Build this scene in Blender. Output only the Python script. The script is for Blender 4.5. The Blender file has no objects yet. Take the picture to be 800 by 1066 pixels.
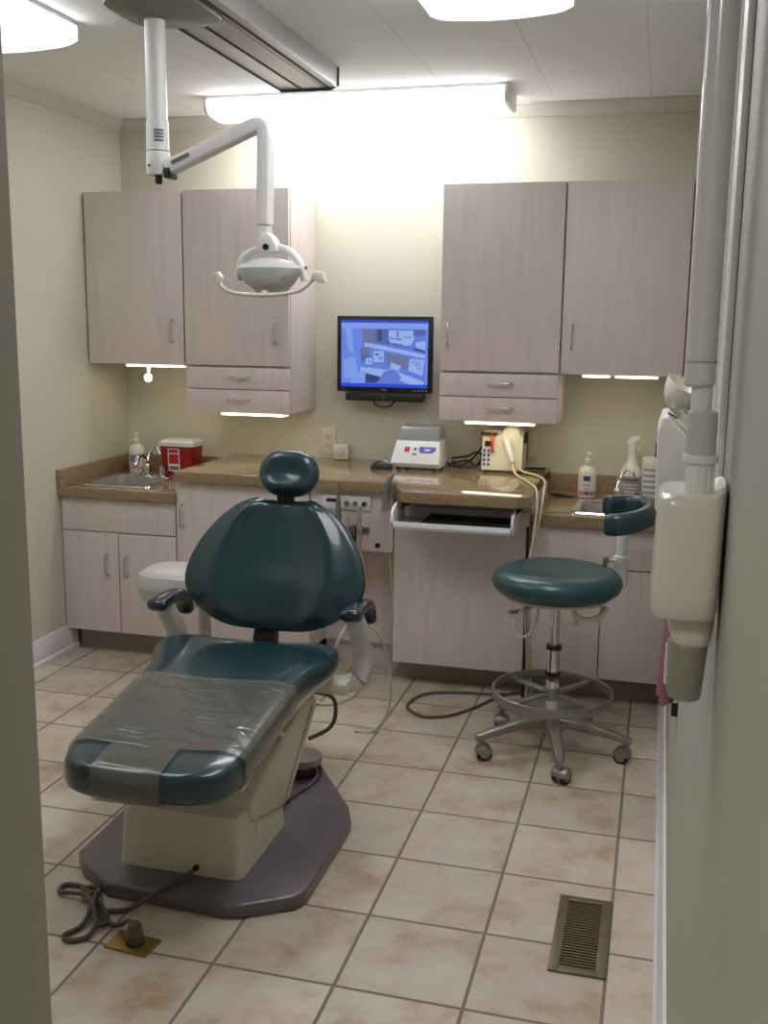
import bpy, bmesh, math, random
from mathutils import Vector, Matrix
random.seed(7)
PI = math.pi
scene = bpy.context.scene
COL = scene.collection

# ------------------------------------------------------------------ materials
def lin(c):
    c = c / 255.0
    return c / 12.92 if c <= 0.04045 else ((c + 0.055) / 1.055) ** 2.4
def rgb(r, g, b): return (lin(r), lin(g), lin(b), 1.0)

def newmat(name):
    m = bpy.data.materials.new(name); m.use_nodes = True
    nt = m.node_tree; nt.nodes.clear()
    out = nt.nodes.new('ShaderNodeOutputMaterial')
    b = nt.nodes.new('ShaderNodeBsdfPrincipled')
    nt.links.new(b.outputs[0], out.inputs[0])
    return m, nt, b, out

def pm(name, color, rough=0.5, metal=0.0, coat=0.0, var=0.0, vscale=20.0, bump=0.0, bscale=200.0, stretch=(1, 1, 1), spec=0.5, trans=0.0):
    m, nt, b, out = newmat(name)
    b.inputs['Base Color'].default_value = color
    b.inputs['Roughness'].default_value = rough
    b.inputs['Metallic'].default_value = metal
    b.inputs['Coat Weight'].default_value = coat
    b.inputs['Coat Roughness'].default_value = 0.08
    b.inputs['Specular IOR Level'].default_value = spec
    b.inputs['Transmission Weight'].default_value = trans
    if var or bump:
        tc = nt.nodes.new('ShaderNodeNewGeometry')
        mp = nt.nodes.new('ShaderNodeMapping'); mp.inputs['Scale'].default_value = stretch
        nt.links.new(tc.outputs['Position'], mp.inputs['Vector'])
    if var:
        n = nt.nodes.new('ShaderNodeTexNoise'); n.inputs['Scale'].default_value = vscale
        n.inputs['Detail'].default_value = 6
        nt.links.new(mp.outputs[0], n.inputs['Vector'])
        r = nt.nodes.new('ShaderNodeValToRGB')
        r.color_ramp.elements[0].position = 0.3; r.color_ramp.elements[1].position = 0.7
        d = [max(0, c * (1 - var)) for c in color[:3]] + [1]; l = [min(1, c * (1 + var)) for c in color[:3]] + [1]
        r.color_ramp.elements[0].color = d; r.color_ramp.elements[1].color = l
        nt.links.new(n.outputs['Fac'], r.inputs[0]); nt.links.new(r.outputs[0], b.inputs['Base Color'])
    if bump:
        n2 = nt.nodes.new('ShaderNodeTexNoise'); n2.inputs['Scale'].default_value = bscale
        n2.inputs['Detail'].default_value = 3
        nt.links.new(mp.outputs[0], n2.inputs['Vector'])
        bp = nt.nodes.new('ShaderNodeBump'); bp.inputs['Strength'].default_value = bump; bp.inputs['Distance'].default_value = 0.004
        nt.links.new(n2.outputs['Fac'], bp.inputs['Height']); nt.links.new(bp.outputs[0], b.inputs['Normal'])
    return m

def emis(name, color, strength):
    m, nt, b, out = newmat(name)
    b.inputs['Base Color'].default_value = color
    b.inputs['Emission Color'].default_value = color
    b.inputs['Emission Strength'].default_value = strength
    b.inputs['Roughness'].default_value = 0.6
    return m

def math_node(nt, op, a=None, b=None):
    n = nt.nodes.new('ShaderNodeMath'); n.operation = op
    for i, v in enumerate((a, b)):
        if v is None: continue
        if isinstance(v, (int, float)): n.inputs[i].default_value = v
        else: nt.links.new(v, n.inputs[i])
    return n.outputs[0]

TX0, TY0, TT = -0.669, 4.280, 0.31
def floor_mat():
    m, nt, b, out = newmat('floor_tile')
    g = nt.nodes.new('ShaderNodeNewGeometry'); s = nt.nodes.new('ShaderNodeSeparateXYZ')
    nt.links.new(g.outputs['Position'], s.inputs[0])
    u = math_node(nt, 'DIVIDE', math_node(nt, 'SUBTRACT', s.outputs[0], TX0), TT)
    v = math_node(nt, 'DIVIDE', math_node(nt, 'SUBTRACT', s.outputs[1], TY0), TT)
    fu = math_node(nt, 'FLOOR', u); fv = math_node(nt, 'FLOOR', v)
    du = math_node(nt, 'ABSOLUTE', math_node(nt, 'SUBTRACT', math_node(nt, 'SUBTRACT', u, fu), 0.5))
    dv = math_node(nt, 'ABSOLUTE', math_node(nt, 'SUBTRACT', math_node(nt, 'SUBTRACT', v, fv), 0.5))
    mx = math_node(nt, 'MAXIMUM', du, dv)
    ramp = nt.nodes.new('ShaderNodeMapRange'); ramp.inputs[1].default_value = 0.482; ramp.inputs[2].default_value = 0.490
    nt.links.new(mx, ramp.inputs[0])
    cmb = nt.nodes.new('ShaderNodeCombineXYZ'); nt.links.new(fu, cmb.inputs[0]); nt.links.new(fv, cmb.inputs[1])
    wn = nt.nodes.new('ShaderNodeTexWhiteNoise'); wn.noise_dimensions = '3D'; nt.links.new(cmb.outputs[0], wn.inputs['Vector'])
    # per tile offset of the mottling
    sc = nt.nodes.new('ShaderNodeVectorMath'); sc.operation = 'SCALE'; sc.inputs['Scale'].default_value = 9.0
    nt.links.new(wn.outputs['Color'], sc.inputs[0])
    ad = nt.nodes.new('ShaderNodeVectorMath'); ad.operation = 'ADD'
    nt.links.new(g.outputs['Position'], ad.inputs[0]); nt.links.new(sc.outputs[0], ad.inputs[1])
    n = nt.nodes.new('ShaderNodeTexNoise'); n.inputs['Scale'].default_value = 7.0; n.inputs['Detail'].default_value = 8; n.inputs['Roughness'].default_value = 0.62
    nt.links.new(ad.outputs[0], n.inputs['Vector'])
    r = nt.nodes.new('ShaderNodeValToRGB')
    e = r.color_ramp.elements
    e[0].position = 0.30; e[0].color = rgb(176, 148, 120)
    e[1].position = 0.72; e[1].color = rgb(212, 204, 190)
    e2 = r.color_ramp.elements.new(0.48); e2.color = rgb(201, 187, 167)
    nt.links.new(n.outputs['Fac'], r.inputs[0])
    hsv = nt.nodes.new('ShaderNodeHueSaturation')
    val = math_node(nt, 'ADD', math_node(nt, 'MULTIPLY', wn.outputs['Value'], 0.14), 0.92)
    nt.links.new(val, hsv.inputs['Value']); nt.links.new(r.outputs[0], hsv.inputs['Color'])
    mix = nt.nodes.new('ShaderNodeMix'); mix.data_type = 'RGBA'
    nt.links.new(ramp.outputs[0], mix.inputs[0]); nt.links.new(hsv.outputs[0], mix.inputs[6])
    mix.inputs[7].default_value = rgb(130, 117, 105)
    nt.links.new(mix.outputs[2], b.inputs['Base Color'])
    rr = nt.nodes.new('ShaderNodeMapRange'); rr.inputs[3].default_value = 0.32; rr.inputs[4].default_value = 0.85
    nt.links.new(ramp.outputs[0], rr.inputs[0]); nt.links.new(rr.outputs[0], b.inputs['Roughness'])
    bp = nt.nodes.new('ShaderNodeBump'); bp.inputs['Strength'].default_value = 0.5; bp.inputs['Distance'].default_value = 0.002
    h = math_node(nt, 'ADD', math_node(nt, 'SUBTRACT', 1.0, ramp.outputs[0]), math_node(nt, 'MULTIPLY', n.outputs['Fac'], 0.25))
    nt.links.new(h, bp.inputs['Height']); nt.links.new(bp.outputs[0], b.inputs['Normal'])
    return m

def ceiling_mat():
    m, nt, b, out = newmat('ceiling_tile')
    g = nt.nodes.new('ShaderNodeNewGeometry'); s = nt.nodes.new('ShaderNodeSeparateXYZ')
    nt.links.new(g.outputs['Position'], s.inputs[0])
    TS = 0.41
    u = math_node(nt, 'DIVIDE', math_node(nt, 'ADD', s.outputs[0], 0.52), TS)
    v = math_node(nt, 'DIVIDE', math_node(nt, 'SUBTRACT', s.outputs[1], 3.876), TS)
    du = math_node(nt, 'ABSOLUTE', math_node(nt, 'SUBTRACT', math_node(nt, 'FRACT', u), 0.5))
    dv = math_node(nt, 'ABSOLUTE', math_node(nt, 'SUBTRACT', math_node(nt, 'FRACT', v), 0.5))
    mx = math_node(nt, 'MAXIMUM', du, dv)
    ramp = nt.nodes.new('ShaderNodeMapRange'); ramp.inputs[1].default_value = 0.488; ramp.inputs[2].default_value = 0.496
    nt.links.new(mx, ramp.inputs[0])
    mix = nt.nodes.new('ShaderNodeMix'); mix.data_type = 'RGBA'
    nt.links.new(ramp.outputs[0], mix.inputs[0])
    mix.inputs[6].default_value = rgb(240, 240, 240); mix.inputs[7].default_value = rgb(226, 225, 223)
    nt.links.new(mix.outputs[2], b.inputs['Base Color']); b.inputs['Roughness'].default_value = 0.85
    return m

M = {}
M['floor'] = floor_mat()
M['ceiling'] = ceiling_mat()
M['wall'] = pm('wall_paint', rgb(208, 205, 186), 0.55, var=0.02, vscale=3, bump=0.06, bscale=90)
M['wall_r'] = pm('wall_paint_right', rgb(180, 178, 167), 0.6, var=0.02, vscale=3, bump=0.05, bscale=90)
M['trim'] = pm('trim_white', rgb(222, 222, 226), 0.35)
M['casing'] = pm('casing_cream', rgb(236, 235, 230), 0.4)
M['crown'] = pm('crown_white', rgb(205, 201, 190), 0.5)
M['lam'] = pm('cabinet_laminate', rgb(219, 206, 202), 0.42, var=0.055, vscale=16, stretch=(2.2, 2.2, 0.25))
M['lam_in'] = pm('cabinet_carcass', rgb(214, 201, 196), 0.5, var=0.04, vscale=14, stretch=(2, 2, 0.3))
M['toe'] = pm('toe_kick_laminate', rgb(150, 132, 120), 0.5, var=0.06, vscale=12, stretch=(2, 2, 0.4))
M['counter'] = pm('countertop_stone_laminate', rgb(150, 128, 98), 0.11, var=0.16, vscale=55, coat=0.25)
M['steel'] = pm('brushed_steel', rgb(196, 194, 190), 0.3, 0.75)
M['chrome'] = pm('chrome', rgb(215, 215, 218), 0.08, 1.0)
M['alu'] = pm('cast_aluminium', rgb(152, 149, 144), 0.42, 0.85)
M['dark'] = pm('black_plastic', rgb(22, 22, 24), 0.4)
M['rubber'] = pm('black_rubber', rgb(30, 29, 28), 0.6)
M['gap'] = pm('dark_gap', rgb(45, 38, 35), 0.8)
M['teal'] = pm('teal_vinyl', rgb(24, 57, 64), 0.31, coat=0.5, bump=0.05, bscale=350, spec=0.5)
M['teal2'] = pm('teal_vinyl_stool', rgb(30, 70, 74), 0.36, coat=0.2, bump=0.05, bscale=350)
M['navy'] = pm('navy_urethane', rgb(16, 38, 52), 0.22, coat=0.3)
M['cream'] = pm('cream_plastic', rgb(200, 196, 176), 0.4)
M['cream2'] = pm('cream_plastic_light', rgb(214, 210, 194), 0.4)
M['white'] = pm('white_plastic', rgb(226, 226, 224), 0.33)
M['tubewhite'] = pm('glossy_white_tube', rgb(214, 215, 217), 0.22, coat=0.5)
M['bright'] = pm('bright_white_tray', rgb(245, 245, 246), 0.25)
M['offwhite'] = pm('offwhite_enamel', rgb(224, 221, 208), 0.28, coat=0.2)
M['greywhite'] = pm('grey_white_enamel', rgb(196, 196, 194), 0.32, coat=0.15)
M['mauve'] = pm('mauve_grey_enamel', rgb(104, 95, 100), 0.32, coat=0.2)
M['greytube'] = pm('grey_collimator', rgb(160, 158, 148), 0.35, 0.35)
M['track'] = pm('anodised_track', rgb(178, 177, 174), 0.4, 0.3)
M['trolley'] = pm('trolley_enamel', rgb(120, 117, 106), 0.4, 0.1)
M['groove'] = pm('track_groove', rgb(28, 27, 27), 0.6)
M['purple'] = pm('track_end_cap', rgb(62, 54, 88), 0.4)
M['red'] = pm('sharps_red', rgb(150, 18, 20), 0.4)
M['labelw'] = pm('label_white', rgb(222, 216, 212), 0.5)
M['labelred'] = pm('label_red', rgb(190, 38, 32), 0.5)
M['labelblue'] = pm('label_blue', rgb(70, 92, 178), 0.5)
M['labelpink'] = pm('label_pink', rgb(222, 96, 150), 0.5)
M['labelnavy'] = pm('label_navy', rgb(32, 40, 110), 0.5)
M['labelgrey'] = pm('label_grey', rgb(165, 163, 165), 0.5)
M['inkgrey'] = pm('ink_grey', rgb(105, 105, 112), 0.6)
M['bottle'] = pm('bottle_plastic', rgb(232, 228, 214), 0.35)
M['bone'] = pm('bone_plastic', rgb(222, 216, 195), 0.4)
M['cord'] = pm('grey_cord', rgb(86, 80, 72), 0.5)
M['cordcream'] = pm('cream_hose', rgb(205, 196, 165), 0.4)
M['cordwhite'] = pm('white_hose', rgb(205, 202, 194), 0.4)
M['brass'] = pm('brass', rgb(168, 140, 82), 0.35, 0.85)
M['ventm'] = pm('vent_enamel', rgb(118, 105, 82), 0.4, 0.4)
M['pink'] = pm('pink_cloth', rgb(142, 86, 110), 0.8, bump=0.3, bscale=60)
M['orange'] = pm('orange_plastic', rgb(205, 70, 30), 0.4)
M['bulb'] = emis('bulb_white', rgb(255, 250, 235), 1.2)

def lamp_mat():
    m, nt, b, out = newmat('fluorescent_lens')
    b.inputs['Base Color'].default_value = rgb(240, 240, 240)
    b.inputs['Emission Color'].default_value = rgb(247, 248, 255)
    b.inputs['Emission Strength'].default_value = 7.0
    b.inputs['Roughness'].default_value = 0.4
    return m
M['lens'] = lamp_mat()
M['lens_back'] = emis('fluorescent_lens_back', rgb(247, 250, 255), 9.5)
M['lens_left'] = emis('fluorescent_lens_left', rgb(247, 250, 255), 4.2)
M['uc'] = emis('under_cabinet_tube', rgb(255, 244, 212), 7.0)
M['uc_dim'] = emis('under_cabinet_tube_small', rgb(255, 244, 212), 6.0)

def clear_mat(name, tint, alpha, rough=0.1, bump=0.0, bscale=20, stretch=(1, 1, 1)):
    m, nt, b, out = newmat(name)
    b.inputs['Base Color'].default_value = tint
    b.inputs['Roughness'].default_value = rough
    b.inputs['Coat Weight'].default_value = 0.6; b.inputs['Coat Roughness'].default_value = 0.06
    tr = nt.nodes.new('ShaderNodeBsdfTransparent'); mx = nt.nodes.new('ShaderNodeMixShader')
    mx.inputs[0].default_value = alpha
    nt.links.new(tr.outputs[0], mx.inputs[1]); nt.links.new(b.outputs[0], mx.inputs[2]); nt.links.new(mx.outputs[0], out.inputs[0])
    if bump:
        g = nt.nodes.new('ShaderNodeNewGeometry')
        mp = nt.nodes.new('ShaderNodeMapping'); mp.inputs['Scale'].default_value = stretch; mp.inputs['Rotation'].default_value = (0, 0, 0.25)
        nt.links.new(g.outputs['Position'], mp.inputs['Vector'])
        n = nt.nodes.new('ShaderNodeTexNoise'); n.inputs['Scale'].default_value = bscale; n.inputs['Detail'].default_value = 3
        nt.links.new(mp.outputs[0], n.inputs['Vector'])
        bp = nt.nodes.new('ShaderNodeBump'); bp.inputs['Strength'].default_value = bump; bp.inputs['Distance'].default_value = 0.012
        nt.links.new(n.outputs['Fac'], bp.inputs['Height'])
        nt.links.new(bp.outputs[0], b.inputs['Normal']); nt.links.new(bp.outputs[0], b.inputs['Coat Normal'])
    return m
M['sheet'] = clear_mat('clear_plastic_sheet', rgb(118, 117, 107), 0.58, 0.2, 0.4, 6, (0.6, 3.0, 1.0))
_nt = M['sheet'].node_tree
_n = [n for n in _nt.nodes if n.type == 'TEX_NOISE'][0]; _b = [n for n in _nt.nodes if n.type == 'BUMP'][0]
_n.inputs['Detail'].default_value = 1.0
_r = _nt.nodes.new('ShaderNodeValToRGB'); _e = _r.color_ramp.elements
_e[0].position = 0.50; _e[0].color = (0.3, 0.3, 0.3, 1); _e[1].position = 0.60; _e[1].color = (0.36, 0.36, 0.36, 1)
_p = _e.new(0.55); _p.color = (0.75, 0.75, 0.75, 1)
_nt.links.new(_n.outputs['Fac'], _r.inputs[0]); _nt.links.new(_r.outputs[0], _b.inputs['Height'])
M['acrylic'] = clear_mat('clear_acrylic', rgb(150, 152, 152), 0.5, 0.08)
M['smoke'] = clear_mat('smoked_lid', rgb(165, 167, 170), 0.5, 0.1)

# ------------------------------------------------------------------ mesh helpers
def merge(dst, src):
    me = bpy.data.meshes.new('tmp'); src.to_mesh(me); dst.from_mesh(me); bpy.data.meshes.remove(me); src.free()

def add_box(bm, x0, x1, y0, y1, z0, z1, bev=0.0, seg=2):
    t = bmesh.new()
    v = [t.verts.new((x, y, z)) for x in (x0, x1) for y in (y0, y1) for z in (z0, z1)]
    for f in ((0, 1, 3, 2), (4, 6, 7, 5), (0, 4, 5, 1), (2, 3, 7, 6), (0, 2, 6, 4), (1, 5, 7, 3)):
        t.faces.new([v[i] for i in f])
    if bev:
        bmesh.ops.bevel(t, geom=list(t.edges), offset=bev, segments=seg, profile=0.6, affect='EDGES')
    bmesh.ops.recalc_face_normals(t, faces=t.faces)
    merge(bm, t)

def add_prism(bm, poly, axis, a0, a1, bev=0.0, seg=2):
    """poly: 2d points; axis: extrusion axis letter; poly coordinates are the other two in XYZ order"""
    t = bmesh.new()
    def P(p, a):
        return {'X': (a, p[0], p[1]), 'Y': (p[0], a, p[1]), 'Z': (p[0], p[1], a)}[axis]
    lo = [t.verts.new(P(p, a0)) for p in poly]; hi = [t.verts.new(P(p, a1)) for p in poly]
    n = len(poly)
    t.faces.new(lo); t.faces.new(hi[::-1])
    for i in range(n):
        t.faces.new((lo[i], hi[i], hi[(i + 1) % n], lo[(i + 1) % n]))
    bmesh.ops.recalc_face_normals(t, faces=t.faces)
    if bev:
        bmesh.ops.bevel(t, geom=list(t.edges), offset=bev, segments=seg, profile=0.6, affect='EDGES')
    merge(bm, t)

def smooth_path(pts, sub=6):
    pts = [Vector(p) for p in pts]
    if len(pts) < 3 or sub <= 1: return pts
    out = []
    for i in range(len(pts) - 1):
        p0 = pts[max(i - 1, 0)]; p1 = pts[i]; p2 = pts[i + 1]; p3 = pts[min(i + 2, len(pts) - 1)]
        for k in range(sub):
            t = k / sub
            out.append(0.5 * ((2 * p1) + (p2 - p0) * t + (2 * p0 - 5 * p1 + 4 * p2 - p3) * t * t + (3 * p1 - p0 - 3 * p2 + p3) * t ** 3))
    out.append(pts[-1])
    return out

def add_rings(bm, rings, cap=True, closed=True):
    t = bmesh.new()
    vr = [[t.verts.new(p) for p in r] for r in rings]
    n = len(rings[0])
    for a, b in zip(vr, vr[1:]):
        for i in range(n if closed else n - 1):
            j = (i + 1) % n
            t.faces.new((a[i], a[j], b[j], b[i]))
    if cap and closed:
        t.faces.new(vr[0][::-1]); t.faces.new(vr[-1])
    bmesh.ops.recalc_face_normals(t, faces=t.faces)
    merge(bm, t)

def add_tube(bm, pts, r, seg=10, sub=6, flat=1.0):
    P = smooth_path(pts, sub)
    rs = r if callable(r) else (lambda t: r)
    rings = []
    T = (P[1] - P[0]).normalized()
    N = T.orthogonal().normalized()
    if flat != 1.0:
        N = Vector((0, 0, 1)) - T * T.z
        N = N.normalized() if N.length > 1e-4 else T.orthogonal().normalized()
    for i, p in enumerate(P):
        T = (P[min(i + 1, len(P) - 1)] - P[max(i - 1, 0)]).normalized()
        N = (N - T * N.dot(T))
        N = N.normalized() if N.length > 1e-6 else T.orthogonal().normalized()
        B = T.cross(N)
        rr = rs(i / (len(P) - 1))
        rings.append([p + N * math.cos(2 * PI * k / seg) * rr * flat + B * math.sin(2 * PI * k / seg) * rr for k in range(seg)])
    add_rings(bm, rings)

def add_lathe(bm, prof, c=(0, 0, 0), seg=32, axis='Z', sx=1.0, sy=1.0):
    rings = []
    for r, h in prof:
        r = max(r, 0.0004)
        ring = []
        for k in range(seg):
            a = 2 * PI * k / seg
            x, y = r * math.cos(a) * sx, r * math.sin(a) * sy
            p = {'Z': (x, y, h), 'Y': (x, h, y), 'X': (h, x, y)}[axis]
            ring.append(Vector(p) + Vector(c))
        rings.append(ring)
    add_rings(bm, rings)

def sell(a, n):
    c, s = math.cos(a), math.sin(a)
    return math.copysign(abs(c) ** (2.0 / n), c), math.copysign(abs(s) ** (2.0 / n), s)

def interp(tab, t):
    if t <= tab[0][0]: return tab[0][1]
    for (a, va), (b, vb) in zip(tab, tab[1:]):
        if t <= b:
            k = (t - a) / (b - a)
            return va + (vb - va) * k
    return tab[-1][1]

ORG = {}
def obj(name, bm, mat, parent=None, angle=35, sub=0):
    me = bpy.data.meshes.new(name)
    o = bpy.data.objects.new(name, me)
    org = Vector((0, 0, 0))
    if parent is not None:
        o.parent = parent; org = ORG[parent.name]
    bm.transform(Matrix.Translation(-org))
    bm.to_mesh(me); bm.free()
    me.materials.append(mat)
    for p in me.polygons: p.use_smooth = True
    if angle < 180: me.set_sharp_from_angle(angle=math.radians(angle))
    if sub:
        s = o.modifiers.new('smooth', 'SUBSURF'); s.levels = sub; s.render_levels = sub
    COL.objects.link(o)
    ORG[o.name] = org
    return o

def thing(name, loc, label, cat, group=None):
    o = bpy.data.objects.new(name, None); o.location = loc; o.empty_display_size = 0.1
    COL.objects.link(o); ORG[o.name] = Vector(loc)
    tag(o, label, cat, group); return o

def tag(o, label, cat, group=None):
    o['label'] = label; o['category'] = cat
    if group: o['group'] = group
    return o

def struct(name, bm, mat, label=None, angle=35):
    o = obj(name, bm, mat, None, angle); o['kind'] = 'structure'
    if label: o['label'] = label
    return o

def B(*a, **k):
    bm = bmesh.new(); add_box(bm, *a, **k); return bm

def text_mesh(txt, size, mat, name, parent, loc, rot, extrude=0.0004, align='CENTER'):
    cu = bpy.data.curves.new(name, 'FONT'); cu.body = txt; cu.size = size; cu.extrude = extrude; cu.align_x = align; cu.align_y = 'CENTER'
    to = bpy.data.objects.new('t', cu); COL.objects.link(to)
    dg = bpy.context.evaluated_depsgraph_get()
    me = bpy.data.meshes.new_from_object(to.evaluated_get(dg))
    bpy.data.objects.remove(to); bpy.data.curves.remove(cu)
    me.transform(Matrix.Translation(loc) @ rot.to_4x4())
    bm = bmesh.new(); bm.from_mesh(me); bpy.data.meshes.remove(me)
    return obj(name, bm, mat, parent)

# ------------------------------------------------------------------ room shell
XL, XR, YB, ZC = -2.645, 0.085, 4.82, 2.50
YH = -1.25                                      # far end of the hallway behind the camera
struct('floor', B(XL - 0.1, XR + 0.1, YH - 0.1, YB + 0.1, -0.08, 0.0), M['floor'])
struct('ceiling', B(XL - 0.1, XR + 0.1, YH - 0.1, YB + 0.1, ZC, ZC + 0.08), M['ceiling'])
struct('wall_back', B(XL - 0.1, XR + 0.1, YB, YB + 0.1, 0, ZC), M['wall'])
struct('wall_left', B(XL - 0.1, XL, YH - 0.1, YB, 0, ZC), M['wall'])
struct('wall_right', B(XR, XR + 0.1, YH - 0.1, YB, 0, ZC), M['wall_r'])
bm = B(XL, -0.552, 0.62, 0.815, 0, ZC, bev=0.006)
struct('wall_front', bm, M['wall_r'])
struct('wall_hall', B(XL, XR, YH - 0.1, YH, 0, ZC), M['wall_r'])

def baseboard_poly(s, x):      # profile in X-Z, s=+1 grows to +X
    return [(x, 0), (x + s * 0.024, 0), (x + s * 0.024, 0.022), (x + s * 0.016, 0.03), (x + s * 0.016, 0.095), (x + s * 0.010, 0.105), (x + s * 0.008, 0.122), (x, 0.125)]
bm = bmesh.new(); add_prism(bm, baseboard_poly(-1, XR), 'Y', YH, 4.262); struct('baseboard_right', bm, M['trim'])
bm = bmesh.new(); add_prism(bm, baseboard_poly(1, XL), 'Y', 0.815, 4.235); struct('baseboard_left', bm, M['trim'])
# crown moulding
def crown_poly(s, x, z=ZC):
    return [(x, z), (x, z - 0.055), (x + s * 0.008, z - 0.055), (x + s * 0.012, z - 0.045), (x + s * 0.03, z - 0.028), (x + s * 0.042, z - 0.012), (x + s * 0.05, z - 0.010), (x + s * 0.05, z)]
bm = bmesh.new(); add_prism(bm, crown_poly(1, XL), 'Y', 0.815, YB); struct('trim_1', bm, M['crown'])
bm = bmesh.new(); add_prism(bm, crown_poly(-1, YB), 'X', XL + 0.002, XR); struct('trim_2', bm, M['crown'])
# casing strip on the right wall
bm = B(XR - 0.010, XR, 1.42, 1.535, 1.13, ZC, bev=0.004); add_box(bm, XR - 0.015, XR, 1.505, 1.54, 1.13, ZC, bev=0.004)
struct('trim_3', bm, M['casing'])

# ------------------------------------------------------------------ cabinets
def bow_handle(parent, c, vertical=True, L=0.1, y=0.0):
    """slim bow pull; c = centre on the door face, sticks out toward -Y"""
    x, yy, z = c; h = L / 2
    d = (0, 0, 1) if vertical else (1, 0, 0)
    def p(t, o): return (x + d[0] * t, yy - o, z + d[2] * t)
    bm = bmesh.new()
    add_tube(bm, [p(-h, 0.0), p(-h, 0.014), p(-h * 0.86, 0.026), p(0, 0.029), p(h * 0.86, 0.026), p(h, 0.014), p(h, 0.0)], 0.0048, 8, 4)
    return obj('handle', bm, M['steel'], parent)

def front(name, parent, x0, x1, z0, z1, y, th=0.019, mat='lam'):
    return obj(name, B(x0, x1, y, y + th, z0, z1, bev=0.0015), M[mat], parent)

YU = 4.447; ZT, ZM, ZD = 2.121, 1.340, 1.1285
def upper(x0, x1, label, hx, drawers=False):
    t = thing('wall_cabinet', ((x0 + x1) / 2, YB, ZM), label, 'cabinet', 'wall cabinets over the counters')
    zb = ZD if drawers else ZM
    obj('carcass', B(x0, x1, YU + 0.022, YB - 0.001, zb, ZT, bev=0.002), M['lam_in'], t)
    d = front('door', t, x0 + 0.003, x1 - 0.003, ZM + (0.004 if drawers else 0.0), ZT, YU)
    bow_handle(d, (hx, YU, 1.495), True)
    if drawers:
        zm = (ZD + ZM) / 2
        for a, b in ((ZD, zm - 0.002), (zm + 0.002, ZM - 0.006)):
            w = front('drawer', t, x0 + 0.003, x1 - 0.003, a, b, YU)
            bow_handle(w, ((x0 + x1) / 2 + 0.01, YU, (a + b) / 2 + 0.01), False)
    return t
upper(-2.640, -2.143, 'pale pink-grey wall cabinet with one tall door above the left sink', -2.20)
upper(-2.141, -1.628, 'pale wall cabinet with tall door and two drawers behind the overhead dental lamp', -1.69, True)
upper(-0.938, -0.421, 'pale wall cabinet with tall door and two drawers just right of the monitor', -0.90, True)
upper(-0.419, 0.083, 'pale pink-grey wall cabinet with one tall door above the right sink', -0.374)

ZK = 0.115; YF = 4.16
def open_carcass(parent, x0, x1):
    y0, y1 = YF + 0.022, YB - 0.003
    bm = bmesh.new()
    add_box(bm, x0, x0 + .018, y0, y1, ZK, 0.742); add_box(bm, x1 - .018, x1, y0, y1, ZK, 0.742)
    add_box(bm, x0 + .018, x1 - .018, y0, y1, ZK, ZK + .018); add_box(bm, x0 + .018, x1 - .018, y1 - .012, y1, ZK + .018, 0.742)
    add_box(bm, x0 + .018, x1 - .018, y0, y0 + .012, 0.57, 0.742)
    return obj('carcass', bm, M['lam_in'], parent)
# left sink base
t = thing('base_cabinet', (-2.35, 4.5, 0), 'pale base cabinet with two doors below the left sink', 'cabinet', 'base cabinets along the back wall')
open_carcass(t, XL + 0.005, -2.066)
obj('toe_kick', B(XL + 0.03, -2.066, 4.24, 4.26, 0, ZK), M['toe'], t)
front('drawer_front', t, XL + 0.005, -2.068, 0.590, 0.738, YF)
d = front('door', t, XL + 0.005, -2.358, ZK, 0.585, YF); bow_handle(d, (-2.412, YF, 0.437), True, 0.095)
d = front('door', t, -2.354, -2.068, ZK, 0.585, YF); bow_handle(d, (-2.316, YF, 0.433), True, 0.095)
# left centre base
t = thing('base_cabinet', (-1.75, 4.5, 0), 'pale base cabinet with one tall door right of the left sink, behind the chair', 'cabinet', 'base cabinets along the back wall')
obj('carcass', B(-2.056, -1.432, YF + 0.022, YB - 0.003, ZK, 0.843), M['lam_in'], t)
obj('toe_kick', B(-2.064, -1.432, 4.26, 4.28, 0, ZK), M['toe'], t)
d = front('door', t, -2.062, -1.436, ZK, 0.838, YF); bow_handle(d, (-2.032, YF, 0.690), True)
# instrument bay: upper panel, recessed knee space
t = thing('instrument_cabinet', (-1.24, 4.5, 0), 'pale instrument cabinet over an open knee space, with control strip and instrument holders', 'cabinet')
obj('front_panel', B(-1.43, -1.062, YF, YF + 0.02, 0.585, 0.843, bev=0.0015), M['lam'], t)
obj('carcass', B(-1.43, -1.062, YF + 0.02, YB - 0.003, 0.590, 0.843), M['lam_in'], t)
obj('back_panel', B(-1.43, -1.062, 4.36, 4.38, ZK, 0.590), M['lam'], t)
obj('toe_kick', B(-1.43, -1.062, 4.385, 4.405, 0, ZK + 0.005), M['lam_in'], t)
cp = obj('control_strip', B(-1.375, -1.158, YF - 0.012, YF, 0.762, 0.822, bev=0.003), M['white'], t)
obj('display_slot', B(-1.355, -1.300, YF - 0.0145, YF - 0.0115, 0.792, 0.806, bev=0.001), M['dark'], cp)
for kx in (-1.262, -1.226, -1.185):
    bm = bmesh.new(); add_lathe(bm, [(0.011, 0), (0.011, -0.004), (0.009, -0.013), (0.0, -0.014)], (kx, YF - 0.012, 0.790), 16, 'Y')
    obj('knob', bm, M['alu'], cp)
obj('switch_pointer', B(-1.191, -1.180, YF - 0.030, YF - 0.024, 0.782, 0.800, bev=0.001), M['dark'], cp)
bm = bmesh.new(); add_box(bm, -1.33, -1.165, YF - 0.012, YF, 0.665, 0.69, bev=0.003)
for kx in (-1.305, -1.265, -1.235, -1.205):
    add_box(bm, kx - 0.013, kx - 0.007, YF - 0.068, YF - 0.01, 0.66, 0.695, bev=0.002)
    add_box(bm, kx + 0.007, kx + 0.013, YF - 0.068, YF - 0.01, 0.66, 0.695, bev=0.002)
obj('holder_rack', bm, M['alu'], t)
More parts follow.
